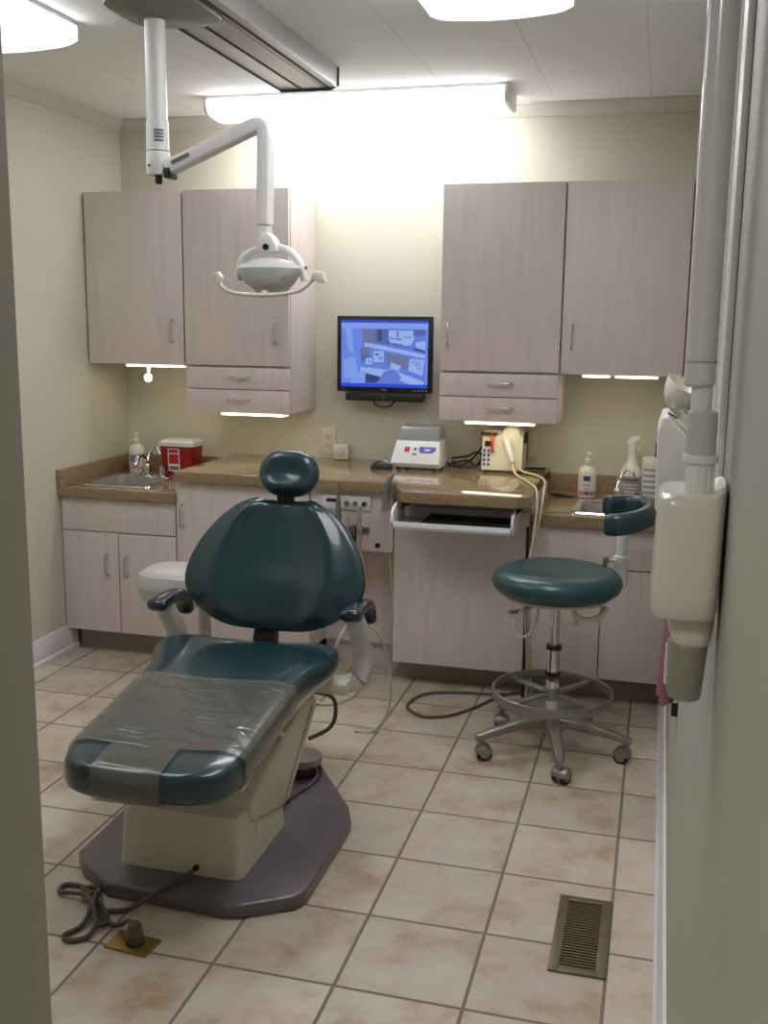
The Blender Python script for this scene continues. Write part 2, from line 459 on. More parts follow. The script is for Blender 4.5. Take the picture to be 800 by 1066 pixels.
bm = bmesh.new(); add_lathe(bm, [(0.011, 0), (0.011, -0.01), (0.0, -0.012)], (-1.128, YF, 0.613), 16, 'Y'); obj('lock', bm, M['dark'], t)

YI = YF - 0.052
def instrument(name, label, cat, x, z0, z1, prof, mat, hose):
    t = thing(name, (x, YI, z0), label, cat)
    bm = bmesh.new(); add_lathe(bm, prof, (x, YI, 0), 14); obj('handpiece_body', bm, mat, t)
    if hose:
        bm = bmesh.new(); add_tube(bm, hose, 0.0045, 8); obj('hose', bm, M['cordcream'], t)
instrument('suction_handpiece', 'tall pale suction wand standing leftmost in the instrument rack', 'dental tool', -1.288, 0.62, 0.88,
           [(0.004, 0.60), (0.010, 0.61), (0.0145, 0.66), (0.014, 0.74), (0.011, 0.80), (0.006, 0.835), (0.0055, 0.885), (0.003, 0.888)], M['alu'],
           [(-1.288, YI, 0.605), (-1.288, YF - 0.03, 0.54), (-1.275, YF + 0.02, 0.40), (-1.22, YF + 0.06, 0.25), (-1.15, YF + 0.08, 0.19), (-1.09, YF + 0.06, 0.23), (-1.07, YF + 0.05, 0.34), (-1.075, YF + 0.03, 0.48), (-1.083, YF + 0.03, 0.585)])
instrument('drill_handpiece', 'slim dark steel drill handpiece in the second slot of the rack', 'dental tool', -1.245, 0.60, 0.75,
           [(0.004, 0.60), (0.009, 0.61), (0.011, 0.66), (0.008, 0.70), (0.006, 0.73), (0.004, 0.765), (0.002, 0.768)], M['steel'], None)
instrument('scaler_handpiece', 'short black-ended handpiece in the third slot of the rack', 'dental tool', -1.222, 0.60, 0.72,
           [(0.004, 0.615), (0.010, 0.62), (0.012, 0.655), (0.010, 0.69), (0.005, 0.70), (0.002, 0.705)], M['dark'], None)
instrument('air_water_syringe', 'steel air and water syringe standing rightmost in the instrument rack', 'dental tool', -1.196, 0.62, 0.78,
           [(0.004, 0.62), (0.011, 0.63), (0.012, 0.69), (0.009, 0.71), (0.011, 0.73), (0.012, 0.765), (0.006, 0.785), (0.002, 0.787)], M['steel'],
           [(-1.196, YI, 0.622), (-1.195, YF - 0.03, 0.58), (-1.185, YF - 0.01, 0.50), (-1.19, YF + 0.05, 0.40), (-1.25, YF + 0.1, 0.30), (-1.30, YF + 0.12, 0.40), (-1.30, YF + 0.12, 0.586)])
# keyboard bay base
t = thing('base_cabinet', (-0.76, 4.5, 0), 'pale plain-fronted base cabinet under the keyboard tray', 'cabinet', 'base cabinets along the back wall')
obj('front_panel', B(-1.056, -0.486, YF, YF + 0.02, ZK - 0.01, 0.79, bev=0.0015), M['lam'], t)
obj('carcass', B(-1.058, -0.484, YF + 0.02, YB - 0.003, ZK - 0.01, 0.843), M['lam_in'], t)
obj('toe_kick', B(-1.058, -0.484, 4.27, 4.29, 0, ZK - 0.01), M['toe'], t)
# right sink base
t = thing('base_cabinet', (-0.2, 4.5, 0), 'pale base cabinet with two doors below the right sink', 'cabinet', 'base cabinets along the back wall')
open_carcass(t, -0.480, 0.083)
obj('toe_kick', B(-0.480, 0.058, 4.27, 4.29, 0, ZK), M['toe'], t)
front('drawer_front', t, -0.478, 0.080, 0.580, 0.738, YF)
front('door', t, -0.478, -0.191, ZK, 0.575, YF)
front('door', t, -0.187, 0.080, ZK, 0.575, YF)

# ------------------------------------------------------------------ countertops
def slab_with_hole(bm, x0, x1, y0, y1, z0, z1, h):
    hx0, hx1, hy0, hy1 = h
    add_box(bm, x0, x1, y0, hy0, z0, z1, bev=0.004); add_box(bm, x0, x1, hy1, y1, z0, z1)
    add_box(bm, x0, hx0, hy0 - 0.005, hy1 + 0.005, z0, z1); add_box(bm, hx1, x1, hy0 - 0.005, hy1 + 0.005, z0, z1)
ZS = 0.790; ZR = 0.889
SINKL = (-2.575, -2.225, 4.215, 4.60)
SINKR = (-0.330, 0.010, 4.20, 4.56)
t = thing('sink_countertop', (-2.35, 4.5, 0.745), 'low brown speckled sink counter in the left corner', 'countertop', 'low sink counters')
bm = bmesh.new(); slab_with_hole(bm, XL + 0.002, -2.058, 4.135, YB - 0.001, 0.744, ZS, (SINKL[0] + .02, SINKL[1] - .02, SINKL[2] + .02, SINKL[3] - .06)); obj('worktop', bm, M['counter'], t)
bm = B(XL + 0.001, XL + 0.022, 4.135, YB - 0.001, ZS, 0.868, bev=0.003); add_box(bm, XL + 0.02, -2.058, YB - 0.022, YB - 0.001, ZS, 0.868, bev=0.003)
obj('backsplash', bm, M['counter'], t)
t = thing('sink_countertop', (-0.2, 4.5, 0.745), 'low brown speckled sink counter in the right corner', 'countertop', 'low sink counters')
bm = bmesh.new(); slab_with_hole(bm, -0.478, 0.084, 4.135, YB - 0.001, 0.744, ZS, (SINKR[0] + .02, SINKR[1] - .02, SINKR[2] + .02, SINKR[3] - .06)); obj('worktop', bm, M['counter'], t)
obj('backsplash', B(-0.478, 0.084, YB - 0.022, YB - 0.001, ZS, 0.868, bev=0.003), M['counter'], t)
# raised top with the projecting desk section
poly = [(-2.055, YB - 0.001), (-2.055, 4.125), (-1.055, 4.125), (-0.985, 3.955), (-0.965, 3.925), (-0.515, 3.925), (-0.470, 3.955), (-0.458, 4.02), (-0.480, 4.20), (-0.480, YB - 0.001)]
bm = bmesh.new(); add_prism(bm, poly, 'Z', 0.844, ZR, bev=0.005)
tag(obj('countertop', bm, M['counter']), 'long raised glossy brown countertop with a section jutting out over the keyboard tray', 'countertop')

def sink(box, label, group):
    x0, x1, y0, y1 = box
    t = thing('sink', ((x0 + x1) / 2, (y0 + y1) / 2, ZS), label, 'sink', group)
    def rr(x0, x1, y0, y1, r, z, n=6):
        out = []
        for cx, cy, a0 in ((x1 - r, y1 - r, 0), (x0 + r, y1 - r, 90), (x0 + r, y0 + r, 180), (x1 - r, y0 + r, 270)):
            for k in range(n + 1):
                a = math.radians(a0 + 90 * k / n); out.append((cx + r * math.cos(a), cy + r * math.sin(a), z))
        return out
    i = 0.032; k = 0.075
    z = ZS + 0.001
    bm = bmesh.new()
    add_rings(bm, [rr(x0, x1, y0, y1, 0.02, z), rr(x0 + .003, x1 - .003, y0 + .003, y1 - .003, 0.02, z + 0.006), rr(x0 + i - .008, x1 - i + .008, y0 + i - .008, y1 - k + .008, 0.045, z + 0.006), rr(x0 + i, x1 - i, y0 + i, y1 - k, 0.04, z + 0.001)], cap=False)
    obj('rim', bm, M['chrome'], t)
    bm = bmesh.new()
    add_rings(bm, [rr(x0 + i, x1 - i, y0 + i, y1 - k, 0.04, z + 0.001), rr(x0 + i + .004, x1 - i - .004, y0 + i + .004, y1 - k - .004, 0.04, z - 0.03), rr(x0 + i + .008, x1 - i - .008, y0 + i + .008, y1 - k - .008, 0.04, z - 0.11), rr(x0 + i + .03, x1 - i - .03, y0 + i + .03, y1 - k - .03, 0.03, z - 0.135), rr(x0 + .12, x1 - .12, y0 + .13, y1 - .17, 0.02, z - 0.138), rr(x0 + .165, x1 - .165, y0 + .17, y1 - .2, 0.004, z - 0.138)], cap=False)
    obj('basin', bm, M['steel'], t)
    bm = bmesh.new(); add_lathe(bm, [(0.026, 0), (0.026, 0.003), (0.018, 0.004), (0, 0.002)], ((x0 + x1) / 2, (y0 + y1) / 2 - 0.02, z - 0.138), 20); obj('drain', bm, M['chrome'], t)
sink(SINKL, 'square steel sink set in the left corner counter', 'drop-in steel sinks')
sink(SINKR, 'square steel sink set in the right corner counter', 'drop-in steel sinks')

def faucet(x, y, label):
    z = ZS + 0.007
    t = thing('faucet', (x, y, z), label, 'faucet', 'sink faucets')
    bm = bmesh.new(); add_lathe(bm, [(0.032, z), (0.032, z + .008), (0.022, z + .012), (0.022, z + .05), (0.018, z + .056), (0.0, z + .058)], (x, y, 0), 24); obj('base', bm, M['chrome'], t)
    bm = bmesh.new(); add_tube(bm, [(x, y, z + .03), (x, y - .01, z + .075), (x + .002, y - .045, z + .10), (x + .003, y - .09, z + .095), (x + .003, y - .115, z + .065), (x + .003, y - .117, z + .055)], 0.011, 14); obj('spout', bm, M['chrome'], t)
    bm = bmesh.new()
    add_tube(bm, [(x, y + .004, z + .056), (x + .002, y + .018, z + .085), (x + .012, y + .03, z + .115), (x + .03, y + .026, z + .135), (x + .055, y + .015, z + .13), (x + .068, y + .01, z + .10)], lambda u: 0.009 - 0.004 * u, 12); obj('lever', bm, M['chrome'], t)
    bm = bmesh.new(); add_lathe(bm, [(0.019, z), (0.019, z + .012), (0.013, z + .03), (0.015, z + .045), (0.0, z + .05)], (x + 0.085, y - 0.005, 0), 18); obj('side_spray', bm, M['chrome'], t)
faucet(-2.42, 4.572, 'shiny chrome faucet behind the left sink')
faucet(-0.155, 4.535, 'chrome faucet behind the right sink')

# keyboard tray
t = thing('keyboard_tray', (-0.77, 4.0, 0.74), 'white pull-out keyboard tray under the jutting desk section', 'tray')
bm = bmesh.new()
add_box(bm, -1.015, -0.522, 3.925, 4.155, 0.738, 0.748, bev=0.003)
add_box(bm, -1.015, -0.522, 3.925, 3.937, 0.738, 0.766, bev=0.004)
obj('tray_pan', bm, M['bright'], t)
for s, x in ((1, -1.015), (-1, -0.522)):
    bm = bmesh.new()
    add_prism(bm, [(3.925, 0.742), (3.925, 0.775), (3.932, 0.80), (3.95, 0.818), (4.0, 0.83), (4.14, 0.83), (4.14, 0.742)], 'X', min(x, x + s * .012), max(x, x + s * .012), bev=0.002)
    obj('side_cheek', bm, M['bright'], t)
for x in (-0.995, -0.530):
    obj('slide_rail', B(x - 0.008, x + 0.008, 3.99, 4.15, 0.800, 0.8445, bev=0.002), M['alu'], t)
t = thing('keyboard', (-0.70, 4.05, 0.749), 'black keyboard lying in the white tray below the desk', 'keyboard')
obj('keyboard_body', B(-0.895, -0.545, 3.975, 4.125, 0.749, 0.766, bev=0.004), M['dark'], t)
bm = bmesh.new()
for r in range(5):
    for k in range(16):
        x0 = -0.888 + k * 0.0212; y0 = 3.983 + r * 0.027
        add_box(bm, x0, x0 + 0.018, y0, y0 + 0.022, 0.766, 0.772)
kk = obj('keys', bm, M['rubber'], t); kk['kind'] = 'stuff'

# ------------------------------------------------------------------ under-cabinet lights
def uc_light(x0, x1, y, z, label, mat):
    t = thing('under_cabinet_light', ((x0 + x1) / 2, y, z), label, 'light', 'under-cabinet lights')
    obj('housing', B(x0 - 0.01, x1 + 0.01, y - 0.02, y + 0.05, z - 0.008, z, bev=0.002), M['white'], t)
    obj('diffuser', B(x0, x1, y - 0.024, y + 0.046, z - 0.013, z - 0.006, bev=0.002), mat, t)
uc_light(-2.46, -2.165, 4.50, ZM, 'lit strip light under the wall cabinet at the left sink', M['uc_dim'])
uc_light(-1.965, -1.66, 4.475, ZD, 'lit strip light under the drawers left of the monitor', M['uc'])
uc_light(-0.82, -0.52, 4.475, ZD, 'lit strip light under the drawers right of the monitor', M['uc'])
uc_light(-0.325, -0.215, 4.50, ZM, 'short lit strip at the left of the pair over the right sink', M['uc_dim'])
uc_light(-0.190, -0.018, 4.50, ZM, 'longer lit strip at the right of the pair over the right sink', M['uc_dim'])
t = thing('motion_sensor', (-2.355, 4.50, ZM), 'small white bulb hanging under the strip light at the left sink', 'sensor')
bm = bmesh.new(); add_tube(bm, [(-2.355, 4.50, ZM - 0.010), (-2.357, 4.497, ZM - 0.05)], 0.008, 10, 1); obj('stem', bm, M['white'], t)
bm = bmesh.new(); add_lathe(bm, [(0.004, 0.0), (0.017, -0.006), (0.02, -0.022), (0.014, -0.036), (0.0, -0.041)], (-2.357, 4.495, ZM - 0.046), 18); obj('lens', bm, M['bulb'], t)

# ------------------------------------------------------------------ ceiling lights
def wrap_light(axis, c0, c1, a0, a1, label, mat):
    """wraparound fluorescent: c = range across, a = range along"""
    cm = (c0 + c1) / 2; w = (c1 - c0) / 2
    loc = (cm, (a0 + a1) / 2, ZC) if axis == 'Y' else ((a0 + a1) / 2, cm, ZC)
    t = thing('ceiling_light', loc, label, 'ceiling light', 'wraparound ceiling lights')
    def prof(wk, depth, z0):
        pts = [(cm - wk, z0)]
        for k in range(0, 17):
            u = -1 + 2 * k / 16
            side = 0.66 if abs(u) == 1 else 0.82 if abs(u) > 0.87 else 0.82 + 0.18 * math.cos(u * PI / 2)
            pts.append((cm + wk * u * (1 if abs(u) < .95 else 1), z0 - depth * side))
        pts.append((cm + wk, z0)); return pts
    bm = bmesh.new(); add_prism(bm, [(cm - w, ZC - 0.0005), (cm - w, ZC - 0.014), (cm + w, ZC - 0.014), (cm + w, ZC - 0.0005)], axis, a0, a1); obj('housing', bm, M['white'], t)
    bm = bmesh.new(); add_prism(bm, prof(w * 0.985, 0.068, ZC - 0.013), axis, a0 + 0.016, a1 - 0.016); obj('diffuser', bm, mat, t)
    for e0, e1 in ((a0, a0 + 0.015), (a1 - 0.015, a1)):
        bm = bmesh.new(); add_prism(bm, prof(w, 0.073, ZC - 0.011), axis, e0, e1, bev=0.002); obj('end_cap', bm, M['white'], t)
wrap_light('X', 4.37, 4.63, -1.99, -0.665, 'long white fluorescent ceiling light close to the back wall', M['lens_back'])
wrap_light('Y', -0.73, -0.305, 2.0, 3.22, 'white fluorescent ceiling light on the right, cut by the top of the photo', M['lens'])
wrap_light('Y', -2.36, -1.915, 2.03, 3.25, 'white fluorescent ceiling light in the left corner of the photo beside the doorway', M['lens_left'])

# ------------------------------------------------------------------ track and dental light
t = thing('ceiling_track', (-1.38, 3.2, ZC), 'long grey metal ceiling track carrying the dental lamp', 'track')
bm = bmesh.new(); add_box(bm, -1.50, -1.26, 2.02, 3.99, 2.425, ZC - 0.001, bev=0.004); obj('rail_body', bm, M['track'], t)
bm = bmesh.new()
for x in (-1.497, -1.410, -1.300):
    add_box(bm, x, x + 0.009, 2.03, 3.98, 2.4215, 2.43)
obj('groove', bm, M['groove'], t)
bm = bmesh.new(); add_box(bm, -1.395, -1.315, 2.03, 3.98, 2.423, 2.43); obj('centre_strip', bm, M['alu'], t)
for y0, y1 in ((3.985, 3.998), (2.01, 2.022)):
    bm = bmesh.new(); add_prism(bm, [(-1.49, 2.415), (-1.505, 2.43), (-1.505, ZC - 0.002), (-1.255, ZC - 0.002), (-1.255, 2.43), (-1.29, 2.415)], 'Y', y0, y1, bev=0.002); obj('end_cap', bm, M['purple'], t)

YP = 2.92; XP = -1.478
t = thing('dental_light', (XP, YP, 2.42), 'white overhead dental lamp on a jointed arm hanging from the ceiling track', 'lamp')
bm = bmesh.new()
rings = []
for s, z in ((0.050, 2.396), (0.053, 2.398), (0.07, 2.402), (0.11, 2.408), (0.138, 2.414), (0.140, 2.4215)):
    ring = []
    k = (s - 0.050) / 0.090
    for i in range(32):
        cx, sy = sell(2 * PI * i / 32, 2 + 2 * k)
        ring.append((XP + 0.03 * k + cx * (s if s < 0.07 else s), YP + sy * s * (1 + 0.15 * k), z))
    rings.append(ring)
add_rings(bm, rings); obj('trolley_cover', bm, M['trolley'], t)
bm = bmesh.new(); add_lathe(bm, [(0.030, 2.405), (0.030, 2.12), (0.033, 2.118), (0.034, 2.035)], (XP, YP, 0), 28); obj('pole', bm, M['white'], t)
bm = bmesh.new(); add_lathe(bm, [(0.0345, 2.032), (0.035, 2.03), (0.035, 1.972), (0.032, 1.966), (0.0, 1.966)], (XP, YP, 0), 28); jt = obj('pole_joint', bm, M['white'], t)
bm = bmesh.new(); add_lathe(bm, [(0.011, 1.968), (0.011, 1.946), (0.008, 1.941), (0.0, 1.941)], (XP, YP, 0), 16); obj('bolt', bm, M['dark'], jt)
bm = bmesh.new(); add_lathe(bm, [(0.004, -0.0348), (0.004, -0.0362), (0.0, -0.0362)], (XP - 0.012, YP, 1.99), 10, 'Y'); obj('screw', bm, M['dark'], jt)
bm = bmesh.new()                       # printed patch on the pole, follows the tube
add_rings(bm, [[(XP + 0.0345 * math.sin(a), YP - 0.0345 * math.cos(a), z) for a in [0.15 + 0.12 * i for i in range(8)]] for z in (2.058, 2.064)], closed=False)
for z0 in (2.068, 2.077, 2.086):
    add_rings(bm, [[(XP + 0.0345 * math.sin(a), YP - 0.0345 * math.cos(a), z) for a in [0.15 + 0.12 * i for i in range(8)]] for z in (z0, z0 + 0.006)], closed=False)
obj('printed_mark', bm, M['inkgrey'], t)
# sloping arm, square section with rounded elbow
def strip_arm(bm, pts, w, h, sub=6):
    P = smooth_path(pts, sub); rings = []
    for i, p in enumerate(P):
        T = (P[min(i + 1, len(P) - 1)] - P[max(i - 1, 0)]).normalized()
        S = Vector((0, 1, 0)); N = T.cross(S).normalized()
        ring = []
        for k in range(20):
            c, s = sell(2 * PI * k / 20, 5)
            ring.append(p + S * c * w / 2 + N * s * h / 2)
        rings.append(ring)
    add_rings(bm, rings)
bm = bmesh.new()
strip_arm(bm, [(XP + 0.03, YP, 1.984), (-1.30, YP, 2.043), (-1.185, YP, 2.089), (-1.160, YP, 2.096), (-1.143, YP, 2.088), (-1.138, YP, 2.062), (-1.140, YP, 1.95), (-1.143, YP, 1.82)], 0.05, 0.042)
am = obj('arm', bm, M['white'], t, angle=50)
obj('arm_collar', B(XP + 0.028, XP + 0.05, YP - 0.026, YP + 0.026, 1.955, 1.985, bev=0.004), M['dark'], am)
bm = bmesh.new(); R_ = Matrix.Rotation(-math.atan2(0.059, 0.148), 4, 'Y')
add_box(bm, -0.03, 0.03, -0.0265, -0.0255, -0.006, 0.006)
bm.transform(Matrix.Translation((-1.395, YP, 2.008)) @ R_); obj('printed_mark', bm, M['inkgrey'], am)
bm = bmesh.new(); strip_arm(bm, [(-1.143, YP, 1.819), (-1.143, YP, 1.79)], 0.044, 0.036, 1); obj('wrist', bm, M['white'], t)
# yoke
CX = -1.123
bm = bmesh.new()
add_prism(bm, [(-1.162, 1.742), (-1.158, 1.778), (-1.15, 1.795), (-1.128, 1.798), (-1.112, 1.782), (-1.10, 1.762), (-1.098, 1.745), (-1.115, 1.74)], 'Y', YP - 0.026, YP + 0.026, bev=0.005)
yk = obj('yoke_hub', bm, M['white'], t)
bm = bmesh.new(); add_lathe(bm, [(0.009, -0.026), (0.009, -0.031), (0.0, -0.032)], (-1.13, YP, 1.756), 14, 'Y'); obj('screw', bm, M['dark'], yk)
bm = bmesh.new()
add_tube(bm, [(-1.155, YP, 1.753), (-1.185, YP, 1.745), (-1.212, YP, 1.728), (-1.225, YP, 1.70), (-1.228, YP, 1.665)], 0.0105, 12)
add_tube(bm, [(-1.105, YP, 1.757), (-1.075, YP, 1.748), (-1.045, YP, 1.725), (-1.026, YP, 1.69), (-1.020, YP, 1.662)], 0.0115, 12)
obj('yoke', bm, M['white'], t)
# head
bm = bmesh.new(); rings = []
for u, hw, dpt, top, bot in ((0, .096, .045, 1.700, 1.688), (1, .098, .06, 1.708, 1.678)):
    pass
prof = [(1.618, .022, .02), (1.626, .042, .035), (1.642, .056, .05), (1.650, .066, .058), (1.672, .082, .066), (1.688, .095, .07), (1.696, .097, .07), (1.708, .082, .06), (1.718, .055, .045), (1.724, .028, .025), (1.726, .008, .008)]
for z, hx, hy in prof:
    rings.append([(CX + hx * sell(2 * PI * k / 36, 2.6)[0], YP + hy * sell(2 * PI * k / 36, 2.4)[1] - 0.01, z) for k in range(36)])
add_rings(bm, rings); hd = obj('lamp_head', bm, M['greywhite'], t, angle=28)
bm = bmesh.new(); add_prism(bm, [(CX - .052, 1.648), (CX + .052, 1.648), (CX + .070, 1.676), (CX - .070, 1.676)], 'Y', YP - .077, YP - .058, bev=0.003); obj('front_panel', bm, M['labelgrey'], hd)
for x in (-1.222, -1.027):
    bm = bmesh.new(); add_lathe(bm, [(0.007, -0.012), (0.007, 0.012)], (x, YP, 1.697), 12, 'X'); add_box(bm, x - 0.003, x + 0.003, YP - 0.008, YP + 0.008, 1.662, 1.70, bev=0.001); obj('pivot', bm, M['alu'], t)
# handle bar with two grips
yh = YP - 0.085
bm = bmesh.new()
add_tube(bm, [(-1.262, yh, 1.668), (-1.244, yh, 1.642), (-1.222, yh, 1.628), (-1.18, yh, 1.620), (-1.12, yh, 1.618), (-1.06, yh, 1.621), (-1.01, yh, 1.630), (-0.985, yh, 1.645), (-0.957, yh, 1.672)], 0.006, 10)
add_tube(bm, [(-1.12, yh, 1.618), (-1.12, YP - 0.04, 1.632)], 0.010, 10, 1)
obj('handle_bar', bm, M['offwhite'], t)
for pts in ([(-1.272, 1.680), (-1.252, 1.683), (-1.240, 1.668), (-1.246, 1.648), (-1.260, 1.648), (-1.261, 1.668)], [(-0.970, 1.668), (-0.960, 1.684), (-0.936, 1.683), (-0.924, 1.652), (-0.946, 1.652)]):
    bm = bmesh.new(); add_prism(bm, pts, 'Y', yh - 0.012, yh + 0.012, bev=0.003); obj('grip', bm, M['offwhite'], t)

# ------------------------------------------------------------------ monitor on the wall
t = thing('monitor', (-1.26, 4.73, 1.39), 'black flat monitor on the back wall showing a blue-tinted office picture', 'monitor')
YM = 4.72
bm = bmesh.new()
add_box(bm, -1.490, -1.030, YM, YM + 0.03, 1.222, 1.574, bev=0.006)
mb = obj('bezel', bm, M['dark'], t)
scx0, scx1, scz0, scz1 = -1.468, -1.050, 1.246, 1.556
PIC = []      # (polygon in screen u,v ; colour), painted in order
def rect(u0, v0, u1, v1): return [(u0, v0), (u1, v0), (u1, v1), (u0, v1)]
def paint(c, *polys):
    for p in polys: PIC.append((p, c))
BLUE, BAR, PALE, WHITE, GREY, DARK, BROWN, MID = (118, 150, 235), (44, 78, 215), (150, 175, 240), (178, 198, 245), (96, 112, 175), (62, 72, 125), (128, 128, 160), (112, 138, 218)
paint(PALE, rect(0, 0.035, 1, 0.12))
paint(MID, [(0.24, 0.14), (0.97, 0.14), (0.97, 0.95), (0.2, 0.95), (0.24, 0.36)])
paint(GREY, [(0.25, 0.14), (0.97, 0.14), (0.97, 0.22), (0.82, 0.22), (0.8, 0.40), (0.55, 0.36), (0.4, 0.34), (0.4, 0.14)], [(0.22, 0.42), (0.33, 0.42), (0.33, 0.6), (0.24, 0.62)])
paint(BROWN, rect(0.25, 0.14, 0.4, 0.34), [(0.52, 0.48), (0.78, 0.55), (0.76, 0.72), (0.52, 0.66)])
paint(WHITE, [(0.55, 0.15), (0.83, 0.15), (0.84, 0.28), (0.80, 0.38), (0.72, 0.38), (0.70, 0.35), (0.57, 0.34), (0.55, 0.28)], [(0.86, 0.32), (0.97, 0.30), (0.97, 0.44), (0.86, 0.40)])
paint(DARK, rect(0.42, 0.14, 0.47, 0.30), [(0.84, 0.40), (0.97, 0.45), (0.97, 0.48), (0.84, 0.43)])
paint(GREY, [(0.57, 0.26), (0.70, 0.27), (0.70, 0.29), (0.57, 0.28)], rect(0.64, 0.16, 0.66, 0.26), rect(0.72, 0.24, 0.81, 0.26))
paint(WHITE, [(0.27, 0.34), (0.4, 0.36), (0.97, 0.50), (0.97, 0.56), (0.4, 0.42), (0.27, 0.40)], [(0.22, 0.70), (0.60, 0.74), (0.96, 0.90), (0.96, 0.95), (0.8, 0.95), (0.62, 0.86), (0.46, 0.84), (0.22, 0.77)])
paint(BROWN, rect(0.25, 0.40, 0.33, 0.52))
paint(WHITE, rect(0.38, 0.46, 0.50, 0.62), [(0.80, 0.56), (0.96, 0.58), (0.94, 0.82), (0.78, 0.74)], rect(0.29, 0.57, 0.36, 0.66), [(0.58, 0.62), (0.70, 0.68), (0.66, 0.76), (0.57, 0.72)])
paint(GREY, rect(0.40, 0.49, 0.44, 0.53), rect(0.44, 0.55, 0.48, 0.58), rect(0.31, 0.60, 0.34, 0.63))
for q in range(5): paint(GREY, [(0.81 + .02 * q, 0.60 + .03 * q), (0.92, 0.61 + .03 * q), (0.92, 0.62 + .03 * q), (0.81 + .02 * q, 0.61 + .03 * q)])
paint(DARK, [(0.29, 0.79), (0.46, 0.85), (0.42, 0.94), (0.29, 0.94)], rect(0.09, 0.60, 0.14, 0.64))
paint(MID, [(0.50, 0.76), (0.62, 0.72), (0.70, 0.84), (0.66, 0.95), (0.40, 0.95), (0.46, 0.86)])
paint(PALE, [(0.02, 0.60), (0.16, 0.54), (0.2, 0.80), (0.04, 0.90)], [(0.12, 0.84), (0.28, 0.74), (0.28, 0.95), (0.10, 0.95)], [(0.04, 0.12), (0.12, 0.12), (0.15, 0.5), (0.08, 0.45)])
paint(BAR, rect(0, 0, 1, 0.045), rect(0, 0.945, 1, 1))
def inside(p, u, v):
    r = False
    for (x0, y0), (x1, y1) in zip(p, p[1:] + p[:1]):
        if (y0 > v) != (y1 > v) and u < (x1 - x0) * (v - y0) / (y1 - y0) + x0: r = not r
    return r
NU, NV = 110, 84
bm = bmesh.new(); grid = []
cl = bm.loops.layers.float_color.new('picture') if False else bm.verts.layers.float_color.new('picture')
for iv in range(NV + 1):
    row = []
    for iu in range(NU + 1):
        u, v = iu / NU, iv / NV
        c = BLUE
        for p, k in PIC:
            if inside(p, min(max(u, .001), .999), min(max(v, .001), .999)): c = k
        vt = bm.verts.new((scx0 + (scx1 - scx0) * u, YM - 0.0012, scz1 - (scz1 - scz0) * v)); vt[cl] = rgb(*c)
        row.append(vt)
    grid.append(row)
for iv in range(NV):
    for iu in range(NU):
        bm.faces.new((grid[iv][iu], grid[iv + 1][iu], grid[iv + 1][iu + 1], grid[iv][iu + 1]))
bm.normal_update()
sm, nt, b, out = newmat('screen_picture')
at = nt.nodes.new('ShaderNodeAttribute'); at.attribute_name = 'picture'
b.inputs['Base Color'].default_value = (0.01, 0.01, 0.012, 1); b.inputs['Roughness'].default_value = 0.3
mt = nt.nodes.new('ShaderNodeMix'); mt.data_type = 'RGBA'; mt.blend_type = 'MULTIPLY'; mt.inputs[0].default_value = 1.0; mt.inputs[7].default_value = (0.72, 0.82, 1.0, 1)
nt.links.new(at.outputs['Color'], mt.inputs[6]); nt.links.new(mt.outputs[2], b.inputs['Emission Color']); b.inputs['Emission Strength'].default_value = 0.72
sc = obj('screen', bm, sm, t)
RX = Matrix.Rotation(PI / 2, 3, 'X')
text_mesh('DELL', 0.013, M['labelgrey'], 'brand_mark', mb, Vector((-1.258, YM - 0.0006, 1.235)), RX)
for i in range(5):
    pass
bm = bmesh.new()
for i in range(4): add_box(bm, -1.115 + i * 0.018, -1.106 + i * 0.018, YM - 0.002, YM + 0.001, 1.231, 1.236)
obj('buttons', bm, M['labelgrey'], mb)
sb = obj('sound_bar', B(-1.446, -1.066, YM - 0.01, YM + 0.045, 1.180, 1.219, bev=0.008), M['rubber'], t)
bm = bmesh.new(); add_lathe(bm, [(0.004, -0.0095), (0.004, -0.0125), (0, -0.0125)], (-1.255, YM, 1.200), 10, 'Y'); obj('indicator', bm, M['alu'], sb)
obj('wall_mount', B(-1.34, -1.18, YM + 0.03, YB - 0.001, 1.32, 1.48, bev=0.004), M['dark'], t)
bm = bmesh.new(); add_tube(bm, [(-1.315, YM + .03, 1.19), (-1.31, YM + .03, 1.165), (-1.275, YM + .03, 1.152), (-1.235, YM + .03, 1.158), (-1.215, YM + .03, 1.178), (-1.21, YM + .03, 1.19)], 0.005, 8); obj('cable', bm, M['cord'], t)

# ------------------------------------------------------------------ things on the raised counter
# power outlet and round thermostat on the back wall
t = thing('wall_outlet', (-1.563, YB, 0.97), 'ivory double outlet plate on the back wall beside the headrest', 'outlet')
obj('cover_plate', B(-1.602, -1.524, YB - 0.007, YB - 0.0005, 0.907, 1.036, bev=0.003), M['bone'], t)
for z in (0.995, 0.950):
    so = obj('socket', B(-1.581, -1.545, YB - 0.0105, YB - 0.006, z - 0.016, z + 0.016, bev=0.003), M['cream2'], t)
    bm = bmesh.new(); add_box(bm, -1.573, -1.570, YB - 0.0112, YB - 0.009, z - 0.004, z + 0.008); add_box(bm, -1.556, -1.553, YB - 0.0112, YB - 0.009, z - 0.004, z + 0.008); add_box(bm, -1.565, -1.561, YB - 0.0112, YB - 0.009, z - 0.012, z - 0.007)
    obj('slots', bm, M['gap'], so)
t = thing('timer_dial', (-1.482, 4.785, ZR), 'small square white dial box standing on the counter below the outlet', 'dial')
obj('case', B(-1.521, -1.448, 4.772, 4.80, ZR, ZR + 0.074, bev=0.006), M['bone'], t)
bm = bmesh.new(); add_lathe(bm, [(0.026, 0.0), (0.026, -0.004), (0.020, -0.006), (0.018, -0.012), (0, -0.013)], (-1.486, 4.772, ZR + 0.038), 24, 'Y'); obj('dial', bm, M['greywhite'], t)

